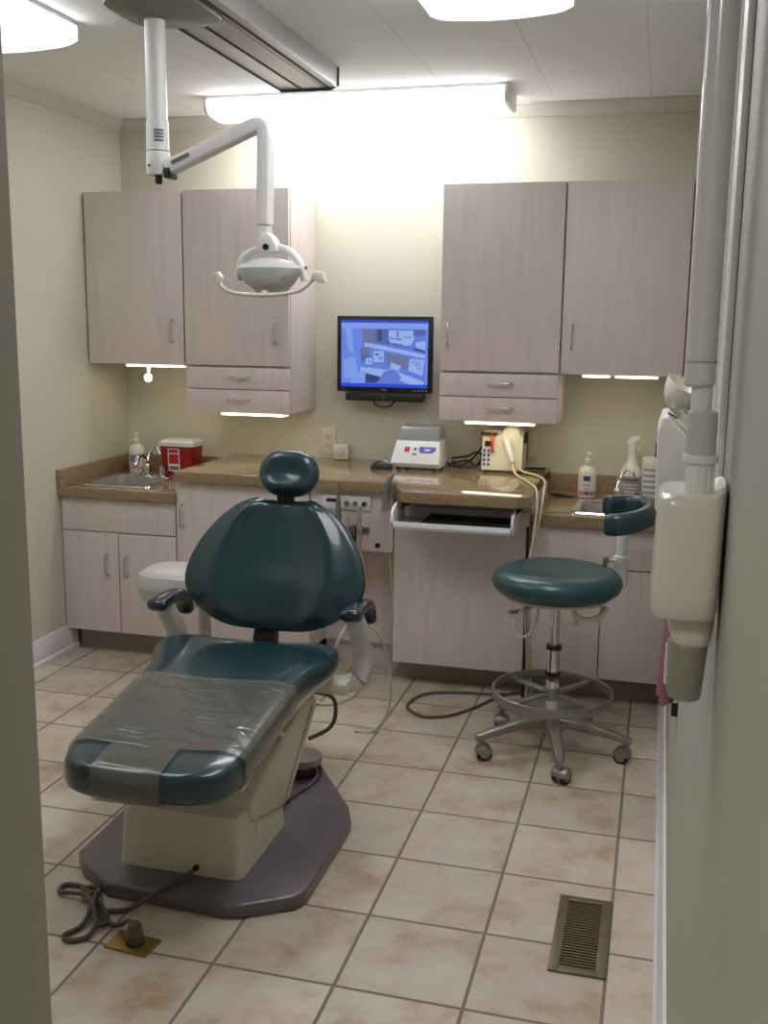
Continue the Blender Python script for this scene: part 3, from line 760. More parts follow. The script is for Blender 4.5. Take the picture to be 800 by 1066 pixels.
# mouse
t = thing('computer_mouse', (-1.215, 4.55, ZR), 'black and silver mouse on the counter left of the white machine', 'mouse')
def blob(bm, c, hx, hy, h, n=2.3, z0=0.0):
    rings = []
    for k in range(9):
        u = k / 8 * PI / 2
        s, z = math.cos(u), math.sin(u)
        rings.append([(c[0] + hx * s * sell(2 * PI * i / 24, n)[0], c[1] + hy * s * sell(2 * PI * i / 24, n)[1], c[2] + z0 + h * z) for i in range(24)])
    add_rings(bm, rings)
bm = bmesh.new(); blob(bm, (-1.215, 4.53, ZR), 0.052, 0.032, 0.036); obj('mouse_body', bm, M['dark'], t)
bm = bmesh.new(); blob(bm, (-1.203, 4.536, ZR), 0.036, 0.026, 0.0385); obj('top_shell', bm, M['labelgrey'], t)

# mixing machine
t = thing('mixing_machine', (-1.05, 4.62, ZR), 'white wedge-shaped bench mixer with grey see-through lid and blue label', 'machine')
x0, x1 = -1.175, -0.948
def wedge(bm, sec, xa, xb, tp=0.0):
    """sec: (y,z,dx) outline; tapered in x by dx"""
    t_ = bmesh.new()
    lo = [t_.verts.new((xa + d, y, z)) for y, z, d in sec]; hi = [t_.verts.new((xb - d, y, z)) for y, z, d in sec]
    n = len(sec); t_.faces.new(lo); t_.faces.new(hi[::-1])
    for i in range(n): t_.faces.new((lo[i], hi[i], hi[(i + 1) % n], lo[(i + 1) % n]))
    bmesh.ops.recalc_face_normals(t_, faces=t_.faces)
    bmesh.ops.bevel(t_, geom=list(t_.edges), offset=0.005, segments=2, profile=0.6, affect='EDGES')
    merge(bm, t_)
bm = bmesh.new(); wedge(bm, [(4.545, ZR + 0.008, 0), (4.53, ZR + 0.03, 0), (4.60, ZR + 0.125, 0.012), (4.76, ZR + 0.125, 0.012), (4.77, ZR + 0.008, 0)], x0, x1); mbod = obj('housing', bm, M['white'], t)
bm = bmesh.new(); wedge(bm, [(4.605, ZR + 0.126, 0.012), (4.65, ZR + 0.186, 0.022), (4.755, ZR + 0.190, 0.022), (4.76, ZR + 0.126, 0.012)], x0, x1); obj('lid', bm, M['smoke'], t)
nrm = Vector((0, -0.095, 0.07)).normalized()
def onface(u, s, lift=0.001):      # u along x, s 0..1 up the slope
    p = Vector((u, 4.53 + 0.07 * s, ZR + 0.03 + 0.095 * s)); return p + Vector((0, -0.805, 0.593)) * lift
def facepoly(name, uv, mat, lift=0.0012):
    bm = bmesh.new(); f = bm.faces.new([bm.verts.new(onface(u, s, lift)) for u, s in uv]); bm.normal_update()
    if f.normal.y > 0: f.normal_flip()
    return obj(name, bm, mat, mbod)
facepoly('power_switch', [(-1.118, .50), (-1.094, .50), (-1.094, .72), (-1.118, .72)], M['labelred'], 0.002)
facepoly('label_panel', [(-1.050, .74), (-0.972, .74), (-0.972, .58), (-0.99, .46), (-1.04, .46), (-1.050, .55)], M['labelblue'])
facepoly('label_mark', [(-1.025, .56), (-0.998, .56), (-0.998, .64), (-1.025, .64)], M['labelw'], 0.002)
facepoly('indicator_button', [(-1.074, .58), (-1.062, .58), (-1.062, .68), (-1.074, .68)], M['labelnavy'], 0.002)
facepoly('indicator_button', [(-1.078, .36), (-1.060, .36), (-1.060, .44), (-1.078, .44)], M['inkgrey'], 0.002)
bm = bmesh.new()
for x in (x0 + .03, x1 - .03):
    for y in (4.57, 4.74): add_lathe(bm, [(0.01, ZR), (0.01, ZR + 0.01)], (x, y, 0), 12)
obj('feet', bm, M['rubber'], t)

# scaler unit with handpiece on its side
t = thing('scaler_unit', (-0.67, 4.68, ZR), 'cream bench scaler box with blue buttons and orange clip under the right drawers', 'dental machine')
bm = bmesh.new()
pts = [(4.60, ZR + 0.006), (4.62, ZR + 0.165), (4.655, ZR + 0.183), (4.76, ZR + 0.183), (4.775, ZR + 0.006)]
wedge(bm, [(a, b, 0.0) for a, b in pts], -0.768, -0.585); ub = obj('case', bm, M['bone'], t)
bm = bmesh.new(); rings = []
for y, s in ((4.612, 0.75), (4.618, 0.92), (4.63, 1.0), (4.77, 1.0)):
    rings.append([(-0.638 + 0.052 * s * sell(2 * PI * k / 28, 3)[0], y, ZR + 0.105 + 0.10 * s * sell(2 * PI * k / 28, 3)[1]) for k in range(28)])
add_rings(bm, rings); obj('holder_hood', bm, M['bone'], t)
obj('lid_edge', B(-0.775, -0.70, 4.60, 4.66, ZR + 0.166, ZR + 0.174, bev=0.002), M['dark'], t)
obj('display', B(-0.755, -0.728, 4.606, 4.616, ZR + 0.115, ZR + 0.137, bev=0.001), M['dark'], ub)
for r in range(4):
    for c in range(2):
        z = ZR + 0.095 - r * 0.021; x = -0.756 + c * 0.020
        bm = bmesh.new(); add_lathe(bm, [(0.0065, 0.0), (0.0065, -0.010), (0, -0.011)], (x, 4.612, z), 12, 'Y'); obj('button', bm, M['labelblue'], ub)
bm = bmesh.new(); add_tube(bm, [(-0.722, 4.605, ZR + 0.165), (-0.717, 4.585, ZR + 0.14), (-0.718, 4.59, ZR + 0.11), (-0.716, 4.60, ZR + 0.09)], 0.007, 8); obj('clip', bm, M['orange'], t)
bm = bmesh.new()
for k in range(4): add_box(bm, -0.595, -0.575, 4.64, 4.70, ZR + 0.13 + k * 0.012, ZR + 0.136 + k * 0.012)
obj('vent_slots', bm, M['gap'], ub)
bm = bmesh.new()
for x in (-0.75, -0.60):
    for y in (4.63, 4.75): add_lathe(bm, [(0.01, ZR), (0.01, ZR + 0.008)], (x, y, 0), 12)
obj('feet', bm, M['rubber'], t)
t = thing('scaler_handpiece', (-0.635, 4.59, ZR), 'white scaler handpiece hanging on the cream box, its cords looping over the counter edge', 'dental tool')
bm = bmesh.new(); add_tube(bm, [(-0.655, 4.588, ZR + 0.150), (-0.640, 4.584, ZR + 0.10), (-0.625, 4.58, ZR + 0.052)], lambda u: 0.016 - 0.003 * u, 16, 4); hb = obj('handpiece_body', bm, M['white'], t)
bm = bmesh.new()
add_tube(bm, [(-0.624, 4.579, ZR + 0.055), (-0.618, 4.56, ZR + 0.025), (-0.59, 4.48, ZR + 0.008), (-0.53, 4.33, ZR + 0.006), (-0.47, 4.15, ZR + 0.008), (-0.447, 4.03, ZR - 0.02), (-0.445, 3.97, ZR - 0.12), (-0.462, 3.95, 0.60), (-0.474, 4.00, 0.42), (-0.47, 4.08, 0.22), (-0.47, 4.13, 0.02)], 0.005, 8)
obj('cord', bm, M['cordcream'], t)
bm = bmesh.new()
add_tube(bm, [(-0.60, 4.60, ZR + 0.02), (-0.57, 4.58, ZR + 0.008), (-0.50, 4.50, ZR + 0.006), (-0.452, 4.33, ZR + 0.008), (-0.432, 4.12, ZR - 0.01), (-0.435, 4.03, ZR - 0.10), (-0.458, 3.99, 0.62), (-0.466, 4.04, 0.44), (-0.46, 4.10, 0.2), (-0.455, 4.14, 0.02)], 0.005, 8)
obj('cord', bm, M['cordcream'], t)
# dark cables behind
bm = bmesh.new()
for k, (pts) in enumerate(([(-0.94, 4.74, ZR + .006), (-0.90, 4.70, ZR + .022), (-0.85, 4.72, ZR + .03), (-0.81, 4.69, ZR + .012), (-0.79, 4.72, ZR + .035)],
        [(-0.945, 4.70, ZR + .02), (-0.92, 4.66, ZR + .008), (-0.87, 4.68, ZR + .012), (-0.83, 4.73, ZR + .04), (-0.80, 4.74, ZR + .08), (-0.78, 4.76, ZR + .10)],
        [(-0.93, 4.76, ZR + .02), (-0.89, 4.66, ZR + .006), (-0.83, 4.65, ZR + .008), (-0.79, 4.67, ZR + .02), (-0.78, 4.76, ZR + .02)],
        [(-0.94, 4.78, ZR + .03), (-0.86, 4.76, ZR + .045), (-0.82, 4.76, ZR + .065), (-0.785, 4.77, ZR + .05)])):
    add_tube(bm, pts, 0.0045, 7)
tag(obj('cable_tangle', bm, M['dark']), 'tangle of black cables on the counter between the mixer and the scaler box', 'cable')
bm = bmesh.new(); add_tube(bm, [(-0.555, 4.74, ZR + .004), (-0.53, 4.73, ZR + .006), (-0.50, 4.72, ZR + .004)], 0.006, 8, 4, flat=0.6); add_tube(bm, [(-0.575, 4.72, ZR + .005), (-0.53, 4.745, ZR + .005), (-0.49, 4.735, ZR + .005)], 0.005, 7)
tag(obj('loose_cable', bm, M['dark']), 'short black cord lying on the counter right of the scaler box', 'cable')
tag(obj('switch_plate', B(-0.585, -0.545, YB - 0.012, YB - 0.0005, 0.93, 1.06, bev=0.003), M['bone']), 'ivory switch plate on the back wall behind the scaler box', 'switch plate')
# clear suction tip holder at the corner of the desk
t = thing('instrument_holder', (-1.035, 4.09, 0.80), 'clear plastic instrument clip at the left corner of the jutting desk section', 'holder')
bm = bmesh.new(); add_box(bm, -1.082, -1.035, 4.045, 4.085, 0.79, 0.842, bev=0.006); add_box(bm, -1.080, -1.040, 4.05, 4.122, 0.892, 0.905, bev=0.003); add_box(bm, -1.080, -1.040, 4.05, 4.06, 0.83, 0.90, bev=0.002)
add_box(bm, -1.082, -1.035, 4.018, 4.05, 0.788, 0.800, bev=0.002); obj('clip_body', bm, M['acrylic'], t)
bm = bmesh.new(); add_tube(bm, [(-1.062, 4.033, 0.80), (-1.056, 4.03, 0.87), (-1.042, 4.03, 0.925), (-1.03, 4.035, 0.945)], lambda u: 0.012 - 0.004 * u, 12)
tag(obj('suction_tip', bm, M['alu']), 'grey suction tip resting in the clear clip by the desk corner', 'dental tool')

# ------------------------------------------------------------------ bottles etc on the low counters
def pump_bottle(x, y, s, label, bands):
    t = thing('pump_bottle', (x, y, ZS), label, 'bottle')
    bm = bmesh.new()
    prof = [(0.0, 0), (0.036, 0.001), (0.039, 0.008), (0.039, 0.105), (0.036, 0.122), (0.022, 0.137), (0.014, 0.142), (0.014, 0.150), (0.0, 0.150)]
    add_lathe(bm, [(r * s, z * s + ZS) for r, z in prof], (x, y, 0), 28, sy=0.75); bd = obj('bottle_body', bm, M['bottle'], t)
    bm = bmesh.new(); add_lathe(bm, [(0.016 * s, ZS + .148 * s), (0.016 * s, ZS + .165 * s), (0.006 * s, ZS + .17 * s), (0.006 * s, ZS + .185 * s), (0.011 * s, ZS + .188 * s), (0.011 * s, ZS + .197 * s), (0, ZS + .199 * s)], (x, y, 0), 18)
    add_tube(bm, [(x, y, ZS + .193 * s), (x + .01, y - .02, ZS + .193 * s), (x + .014, y - .034, ZS + .188 * s)], 0.0045 * s, 8, 3); obj('pump', bm, M['bottle'], t)
    for a, b, m, w in bands:
        bm = bmesh.new()
        add_rings(bm, [[(x + 0.0397 * s * math.sin(q), y - 0.75 * 0.0397 * s * math.cos(q) - 0.0004, ZS + z * s) for q in [w * (-1 + 2 * i / 11) for i in range(12)]] for z in (a, b)], closed=False)
        obj('label', bm, m, bd)
pump_bottle(-2.515, 4.655, 1.03, 'white soap pump bottle with a blue and pink label behind the left sink', [(0.02, 0.098, M['labelw'], 1.15), (0.055, 0.090, M['labelblue'], 0.75), (0.022, 0.036, M['labelpink'], 1.1), (0.042, 0.050, M['labelpink'], 0.8)])
pump_bottle(-0.296, 4.64, 1.02, 'white lotion pump bottle with a navy square and pink stripe by the right sink', [(0.01, 0.10, M['labelw'], 1.1), (0.074, 0.096, M['labelnavy'], 0.4), (0.054, 0.060, M['labelgrey'], 0.5), (0.036, 0.042, M['labelgrey'], 0.35), (0.012, 0.030, M['labelpink'], 1.1)])
# spray bottle
t = thing('spray_bottle', (-0.11, 4.68, ZS), 'tall white spray bottle with trigger head behind the right sink', 'bottle')
bm = bmesh.new(); add_lathe(bm, [(0, ZS), (0.045, ZS + .001), (0.048, ZS + .01), (0.048, ZS + .105), (0.044, ZS + .125), (0.028, ZS + .150), (0.018, ZS + .175), (0.016, ZS + .205), (0, ZS + .206)], (-0.11, 4.68, 0), 28, sy=0.8); bd = obj('bottle_body', bm, M['bottle'], t)
bm = bmesh.new(); add_lathe(bm, [(0.0175, ZS + .203), (0.0175, ZS + .225), (0.012, ZS + .228), (0.012, ZS + .24), (0, ZS + .241)], (-0.11, 4.68, 0), 20)
add_prism(bm, [(-0.128, ZS + .232), (-0.132, ZS + .255), (-0.118, ZS + .272), (-0.080, ZS + .278), (-0.076, ZS + .262), (-0.098, ZS + .250), (-0.100, ZS + .232)], 'Y', 4.668, 4.692, bev=0.003)
add_tube(bm, [(-0.092, 4.68, ZS + .252), (-0.082, 4.68, ZS + .235), (-0.084, 4.68, ZS + .21)], 0.005, 8, 3); obj('trigger_head', bm, M['white'], t)
for z0, z1, m, w in ((0.02, 0.10, M['labelgrey'], 1.1), (0.08, 0.09, M['inkgrey'], 0.8), (0.060, 0.066, M['labelw'], 0.9), (0.045, 0.05, M['labelw'], 0.9), (0.03, 0.035, M['labelw'], 0.9)):
    bm = bmesh.new(); off = 0.0006 if m is M['labelgrey'] else 0.0011
    add_rings(bm, [[(-0.11 + (0.048 + off) * math.sin(q), 4.68 - 0.8 * (0.048 + off) * math.cos(q), ZS + z) for q in [w * (-1 + 2 * i / 11) for i in range(12)]] for z in (z0, z1)], closed=False); obj('label', bm, m, bd)
# wipes canister
t = thing('wipes_canister', (-0.012, 4.66, ZS), 'white round wipes canister standing right of the spray bottle', 'canister')
bm = bmesh.new(); add_lathe(bm, [(0, ZS), (0.043, ZS + .001), (0.044, ZS + .006), (0.044, ZS + .165), (0, ZS + .166)], (-0.018, 4.66, 0), 28); bd = obj('canister_body', bm, M['white'], t)
bm = bmesh.new(); add_lathe(bm, [(0.046, ZS + .160), (0.046, ZS + .182), (0.043, ZS + .188), (0, ZS + .190)], (-0.018, 4.66, 0), 28); obj('lid', bm, M['bottle'], t)
bm = bmesh.new()
for z0 in (0.03, 0.055, 0.08, 0.105, 0.13):
    add_rings(bm, [[(-0.018 + 0.0446 * math.sin(q), 4.66 - 0.0446 * math.cos(q), ZS + z) for q in [(-1.0 + 1.5 * i / 11) for i in range(12)]] for z in (z0, z0 + 0.012)], closed=False)
obj('label', bm, M['labelgrey'], bd)
# small black tool at the back of right counter
bm = bmesh.new(); add_tube(bm, [(-0.452, 4.62, ZS + .006), (-0.42, 4.61, ZS + .01), (-0.38, 4.60, ZS + .006), (-0.345, 4.60, ZS + .006)], 0.006, 8); add_box(bm, -0.435, -0.395, 4.595, 4.625, ZS, ZS + .014, bev=0.004)
tag(obj('black_clamp', bm, M['dark']), 'small black tool lying on the right low counter beside the lotion bottle', 'tool')
# sharps container
t = thing('sharps_container', (-2.27, 4.66, ZS), 'red sharps box with white lid in the corner right of the left faucet', 'container')
def taper_box(bm, cx, cy, w0, d0, z0, w1, d1, z1, n=6):
    rings = []
    for w, d, z in ((w0, d0, z0), (w1, d1, z1)):
        rings.append([(cx + w / 2 * sell(2 * PI * k / 32, n)[0], cy + d / 2 * sell(2 * PI * k / 32, n)[1], z) for k in range(32)])
    add_rings(bm, rings)
bm = bmesh.new(); taper_box(bm, -2.275, 4.665, 0.155, 0.12, ZS, 0.180, 0.14, ZS + 0.150, 8); bd = obj('box_body', bm, M['red'], t)
bm = bmesh.new(); taper_box(bm, -2.275, 4.665, 0.196, 0.155, ZS + 0.149, 0.198, 0.157, ZS + 0.168, 8); taper_box(bm, -2.275, 4.665, 0.175, 0.135, ZS + 0.168, 0.165, 0.125, ZS + 0.176, 8); obj('lid', bm, M['white'], t)
def sharp_patch(name, u0, u1, v0, v1, m, lift):
    bm = bmesh.new(); ps = []
    for u, v in ((u0, v0), (u1, v0), (u1, v1), (u0, v1)):
        ps.append((-2.275 + u, 4.665 - (0.12 + 0.02 * v / 0.15) / 2 - lift, ZS + v))
    f = bm.faces.new([bm.verts.new(p) for p in ps]); bm.normal_update()
    if f.normal.y > 0: f.normal_flip()
    return obj(name, bm, m, bd)
sharp_patch('label', -0.042, 0.020, 0.026, 0.138, M['labelw'], 0.0015)
sharp_patch('label_red_field', -0.037, 0.015, 0.062, 0.110, M['labelred'], 0.0022)
sharp_patch('label_red_strip', -0.037, 0.015, 0.116, 0.134, M['labelred'], 0.0022)
sharp_patch('label_small_print', -0.035, 0.013, 0.032, 0.050, M['inkgrey'], 0.0022)

# ------------------------------------------------------------------ dental chair
CXB = -1.2
t = CH = thing('dental_chair', (CXB, 2.75, 0), 'dark teal reclining dental chair on a cream pedestal and mauve floor plate', 'dental chair')
bm = bmesh.new()
plate = [(-1.545, 2.44), (-1.50, 2.385), (-1.375, 2.305), (-1.03, 2.292), (-0.985, 2.305), (-0.86, 2.385), (-0.845, 2.42), (-0.845, 2.84), (-0.88, 2.93), (-1.06, 3.20), (-1.10, 3.24), (-1.30, 3.24), (-1.34, 3.20), (-1.53, 2.93), (-1.555, 2.84)]
add_prism(bm, plate, 'Z', 0.0, 0.042, bev=0.012, seg=3); obj('base_plate', bm, M['mauve'], t)
bm = bmesh.new(); rings = []
for z, x0, x1, y0, y1 in ((0.04, -1.405, -1.030, 2.41, 2.78), (0.05, -1.403, -1.032, 2.412, 2.78), (0.185, -1.396, -1.040, 2.425, 2.77), (0.208, -1.388, -1.05, 2.436, 2.76), (0.215, -1.36, -1.08, 2.46, 2.74)):
    cx, cy, hx, hy = (x0 + x1) / 2, (y0 + y1) / 2, (x1 - x0) / 2, (y1 - y0) / 2
    rings.append([(cx + hx * sell(2 * PI * (k + .5) / 40, 14)[0], cy + hy * sell(2 * PI * (k + .5) / 40, 14)[1], z) for k in range(40)])
add_rings(bm, rings); pb = obj('pedestal_cover', bm, M['cream'], t)
bm = bmesh.new(); add_lathe(bm, [(0.008, 0.0), (0.008, -0.012), (0, -0.012)], (-1.16, 2.412, 0.066), 10, 'Y'); obj('cable_port', bm, M['dark'], pb)
# badge on the side of the pedestal cover
bm = bmesh.new(); add_lathe(bm, [(0.022, 0.0), (0.022, 0.003), (0.017, 0.004), (0, 0.004)], (-1.0375, 2.56, 0.125), 20, 'X'); obj('side_badge', bm, M['cream2'], pb)
# lift link
bm = bmesh.new(); add_prism(bm, [(2.50, 0.17), (2.74, 0.10), (2.80, 0.10), (3.05, 0.30), (3.065, 0.335), (3.03, 0.362), (2.94, 0.372), (2.84, 0.352), (2.50, 0.225)], 'X', -1.36, -1.03, bev=0.016, seg=3)
lk = obj('lift_arm', bm, M['cream'], t)
bm = bmesh.new(); add_prism(bm, [(2.745, 0.125), (2.758, 0.120), (3.015, 0.325), (3.005, 0.333)], 'X', -1.031, -1.0285); obj('seam', bm, M['toe'], lk)
# seat frame (cream bracket and pan) and upholstery, swung a few degrees on the base
SW = Matrix.Translation((-1.185, 2.2, 0)) @ Matrix.Rotation(math.radians(4.0), 4, 'Z') @ Matrix.Translation((1.185, -2.2, 0))
XC = -1.200
def ztop(Y): return 0.462 + (Y - 2.2) * 0.064
HW = [(2.150, .10), (2.156, .14), (2.166, .172), (2.185, .2), (2.21, .219), (2.25, .233), (2.32, .241), (2.45, .243), (2.70, .246), (2.80, .25), (2.86, .262), (2.92, .285), (2.97, .302), (3.02, .306), (3.06, .300), (3.09, .28), (3.11, .25), (3.12, .2)]
def th_(Y):
    return interp([(2.150, .035), (2.156, .060), (2.166, .084), (2.185, .094), (2.21, .102), (2.3, .103), (2.6, .095), (2.9, .088), (3.06, .08), (3.09, .07), (3.11, .05), (3.12, .028)], Y)
def seat_rings(ys, off=0.0, n=5.0, seg=48):
    rings = []
    for Y in ys:
        hw = interp(HW, Y) + off; th = th_(Y) + 2 * off
        drop = (0.102 - th_(min(Y, 2.21))) * 0.5 if Y < 2.21 else 0.0
        zc = ztop(max(Y, 2.2)) - (th_(2.3) if Y < 2.3 else th_(Y)) / 2
        if Y > 3.06: zc = ztop(3.06) - .04
        ring = []
        for k in range(seg):
            c, s = sell(2 * PI * k / seg, n)
            u = c
            dip = -0.010 * max(0, 1 - (u / 0.75) ** 2) if s > 0 else 0
            ring.append(Vector((XC + hw * c, Y - (off if Y < 2.2 else 0), zc + th / 2 * s + dip)))
        rings.append(ring)
    return rings
YS = [2.150, 2.153, 2.156, 2.161, 2.166, 2.175, 2.185, 2.197, 2.21, 2.23, 2.25, 2.28, 2.32, 2.38, 2.45, 2.53, 2.61, 2.70, 2.76, 2.81, 2.86, 2.90, 2.94, 2.98, 3.02, 3.05, 3.08, 3.10, 3.115, 3.12]
bm = bmesh.new(); add_rings(bm, seat_rings(YS)); bm.transform(SW); obj('seat_and_leg_rest', bm, M['teal'], t, angle=180)
bm = bmesh.new()
rings = []
for Y in (2.30, 2.32, 2.45, 2.7, 2.85, 3.02, 3.05):
    hw = interp(HW, Y) - 0.012; zc = ztop(Y) - th_(Y) - 0.004
    rings.append([(XC + hw * sell(2 * PI * k / 24, 6)[0], Y, zc + 0.013 * sell(2 * PI * k / 24, 6)[1]) for k in range(24)])
add_rings(bm, rings); bm.transform(SW); obj('seat_pan', bm, M['cream2'], t)
bm = bmesh.new(); add_prism(bm, [(2.64, 0.402), (2.68, 0.388), (2.98, 0.392), (3.03, 0.405), (3.03, 0.452), (2.64, 0.425)], 'X', -1.38, -0.99, bev=0.008); bm.transform(SW); obj('seat_bracket', bm, M['cream2'], t)
bm = bmesh.new()
add_tube(bm, [(-1.02, 2.72, 0.37), (-0.995, 2.74, 0.33), (-0.99, 2.86, 0.345), (-0.995, 2.93, 0.375)], 0.009, 10); bm.transform(SW); obj('release_bar', bm, M['cream'], t)
bm = B(-1.27, -1.12, 2.80, 2.98, 0.34, 0.41, bev=0.01); obj('lift_column', bm, M['dark'], t)
# backrest
BW = [(0.0, .11), (.02, .15), (.05, .182), (.08, .204), (.12, .228), (.164, .250), (.22, .272), (.286, .285), (.35, .290), (.42, .288), (.49, .282), (.557, .272), (.63, .259), (.693, .243), (.76, .224), (.83, .200), (.87, .183), (.907, .166), (.94, .148), (.964, .132), (.985, .112), (1.0, .092)]
BT = [(0.0, .014), (.02, .038), (.05, .058), (.12, .078), (.3, .088), (.6, .086), (.9, .078), (.95, .068), (.975, .05), (.99, .034), (1.0, .014)]
P0 = Vector((-1.214, 3.12, 0.532)); P1 = Vector((-1.214, 3.29, 0.940))
ax = (P1 - P0); UPB = ax.normalized(); FR = Vector((0, -UPB.z, UPB.y))
bm = bmesh.new(); rings = []
TS = [0, .006, .012, .02, .035, .05, .08, .12, .16, .2, .24, .28, .32, .36, .42, .47, .52, .577, .63, .68, .72, .754, .79, .83, .86, .894, .92, .94, .955, .97, .98, .99, .996, 1.0]
for tt in TS:
    hw, th = interp(BW, tt) * 1.1, interp(BT, tt)
    c0 = P0 + ax * tt
    ring = []
    for k in range(64):
        c, s = sell(2 * PI * k / 64, 2.7)
        u = c
        lumbar = 0.016 * math.exp(-((tt - 0.28) / 0.2) ** 2)
        f = th / 2 * s + 0.034 * u * u
        if s > 0:
            body = min(1, tt / .1) * min(1, (1 - tt) / .08)
            f += body * (0.026 * math.exp(-((abs(u) - 0.64) / 0.16) ** 2) - 0.012 * math.exp(-(u / 0.3) ** 2)) * s + lumbar * (1 - u * u) * s
        ring.append(c0 + Vector((hw * c, 0, 0)) + FR * f)
    rings.append(ring)
add_rings(bm, rings); bm.transform(Matrix.Translation((0, 0, 0))); obj('backrest', bm, M['teal'], t, angle=180)
bm = bmesh.new(); add_prism(bm, [(3.10, 0.39), (3.16, 0.40), (3.19, 0.56), (3.15, 0.58), (3.11, 0.50)], 'X', -1.275, -1.205, bev=0.006); obj('back_hinge', bm, M['dark'], t)
# headrest
bm = bmesh.new(); HC = Vector((-1.205, 3.285, 1.036)); rings = []
N1 = 22
for i in range(N1 + 1):
    a = -PI / 2 + PI * i / N1
    v = math.sin(a); w = abs(math.cos(a)) ** 0.75
    ring = []
    for k in range(48):
        c, s = sell(2 * PI * k / 48, 2.4)
        x = 0.106 * w * c * (1 + 0.02 * v)
        f = 0.052 * w * s
        if s > 0:
            f -= 0.024 * s * w * math.exp(-((c * w) / 0.55) ** 2 - ((v - 0.12) / 0.5) ** 2)
            f += 0.018 * s * math.exp(-((v + 0.55) / 0.3) ** 2) * w
        ring.append(HC + Vector((x, 0, 0)) + Vector((0, 0.16, 1)).normalized() * (0.080 * v) + Vector((0, -1, 0.16)).normalized() * f)
    rings.append(ring)
add_rings(bm, rings); obj('headrest', bm, M['teal'], t, angle=180)
obj('headrest_bar', B(-1.245, -1.185, 3.268, 3.284, 0.90, 1.03, bev=0.004), M['dark'], t)
# armrests: pad along Y which hooks down at the back, on white cranked supports
def armrest(x, y0, y1, z, sx):
    bm = bmesh.new()
    P = smooth_path([(x, y0, z), (x, y0 + .05, z + .006), (x, (y0 + y1) / 2, z + .008), (x, y1 - .04, z), (x, y1, z - .035), (x, y1 + .012, z - .085)], 6)
    rings = []
    for i, p in enumerate(P):
        u = i / (len(P) - 1)
        T = (P[min(i + 1, len(P) - 1)] - P[max(i - 1, 0)]).normalized(); S = Vector((1, 0, 0)); N = S.cross(T).normalized()
        e = min(1, math.sqrt(max(0.0, min(u, 1 - u)) / 0.07)) if min(u, 1 - u) < 0.07 else 1
        e = max(e, 0.15)
        w = (0.036 - 0.006 * u) * e; h = 0.020 * e
        rings.append([p + S * w * sell(2 * PI * k / 24, 2.6)[0] + N * h * sell(2 * PI * k / 24, 2.6)[1] for k in range(24)])
    add_rings(bm, rings); ar = obj('armrest', bm, M['navy'], t, angle=60)
    bm = bmesh.new()
    P = smooth_path([(x, y0 + .07, z - .012), (x, y0 + .10, z - .05), (x, y1 - .08, z - .10), (x, y1 - .05, z - .17), (x, y1 - .06, z - .235), (x - sx * .035, y1 - .08, z - .262), (x - sx * .16, y1 - .14, z - .258)], 6)
    rings = []
    for i, p in enumerate(P):
        u = i / (len(P) - 1)
        T = (P[min(i + 1, len(P) - 1)] - P[max(i - 1, 0)]).normalized(); S = Vector((0, 1, 0)) if abs(T.x) > 0.6 else Vector((1, 0, 0))
        S = (S - T * S.dot(T)).normalized(); N = T.cross(S)
        rings.append([p + S * 0.030 * sell(2 * PI * k / 20, 3)[0] + N * (0.024 + 0.012 * math.sin(PI * u)) * sell(2 * PI * k / 20, 3)[1] for k in range(20)])
    add_rings(bm, rings)
    obj('arm_support', bm, M['greywhite'], ar)
armrest(-0.908, 3.0, 3.22, 0.632, 1)
armrest(-1.575, 3.0, 3.22, 0.612, -1)
bm = bmesh.new(); add_box(bm, -1.60, -0.92, 3.02, 3.10, 0.365, 0.405, bev=0.01); obj('arm_crossbar', bm, M['cream2'], t)
# thin hose along the left edge of the seat
bm = bmesh.new(); add_tube(bm, [(-1.40, 3.05, 0.39), (-1.52, 3.08, 0.41), (-1.59, 3.13, 0.40), (-1.65, 3.12, 0.37), (-1.655, 3.05, 0.33), (-1.55, 2.98, 0.31), (-1.40, 2.95, 0.33)], 0.006, 8); obj('hose', bm, M['dark'], t)

# clear plastic cover over the leg rest
ys2 = [y for y in YS if y <= 2.70] + [2.72, 2.735]
seg = 64
R2 = seat_rings(ys2, 0.006, 5.0, seg)
def cover_piece(rows, cap, skip_under):
    b_ = bmesh.new(); vr = [[b_.verts.new(p) for p in R2[r]] for r in rows]
    for a, b in zip(vr, vr[1:]):
        for k in range(seg):
            if skip_under and math.sin(2 * PI * (k + .5) / seg) < -0.8: continue
            j = (k + 1) % seg
            b_.faces.new((a[k], a[j], b[j], b[k]))
    if cap: b_.faces.new(vr[0][::-1])
    bmesh.ops.delete(b_, geom=[v for v in b_.verts if not v.link_faces], context='VERTS')
    return b_
cut = next(k for k, y in enumerate(ys2) if y >= 2.28)
flap = cover_piece(list(range(0, cut + 1)), True, False)
for xx, nx in ((XC - 0.118, -1), (XC + 0.066, 1)):
    bmesh.ops.bisect_plane(flap, geom=list(flap.verts) + list(flap.edges) + list(flap.faces), plane_co=(xx, 0, 0), plane_no=(nx, 0, 0), clear_outer=True)
bm = cover_piece(list(range(cut, len(ys2))), False, True)
merge(bm, flap)
bmesh.ops.remove_doubles(bm, verts=bm.verts, dist=0.0004)
bmesh.ops.recalc_face_normals(bm, faces=bm.faces)
rnd = random.Random(3)
for v in bm.verts:
    v.co += v.normal * rnd.uniform(0.0, 0.001)
bm.transform(SW)
tag(obj('plastic_cover', bm, M['sheet'], angle=180), 'clear wrinkled plastic cover pulled over the foot end of the chair', 'cover')

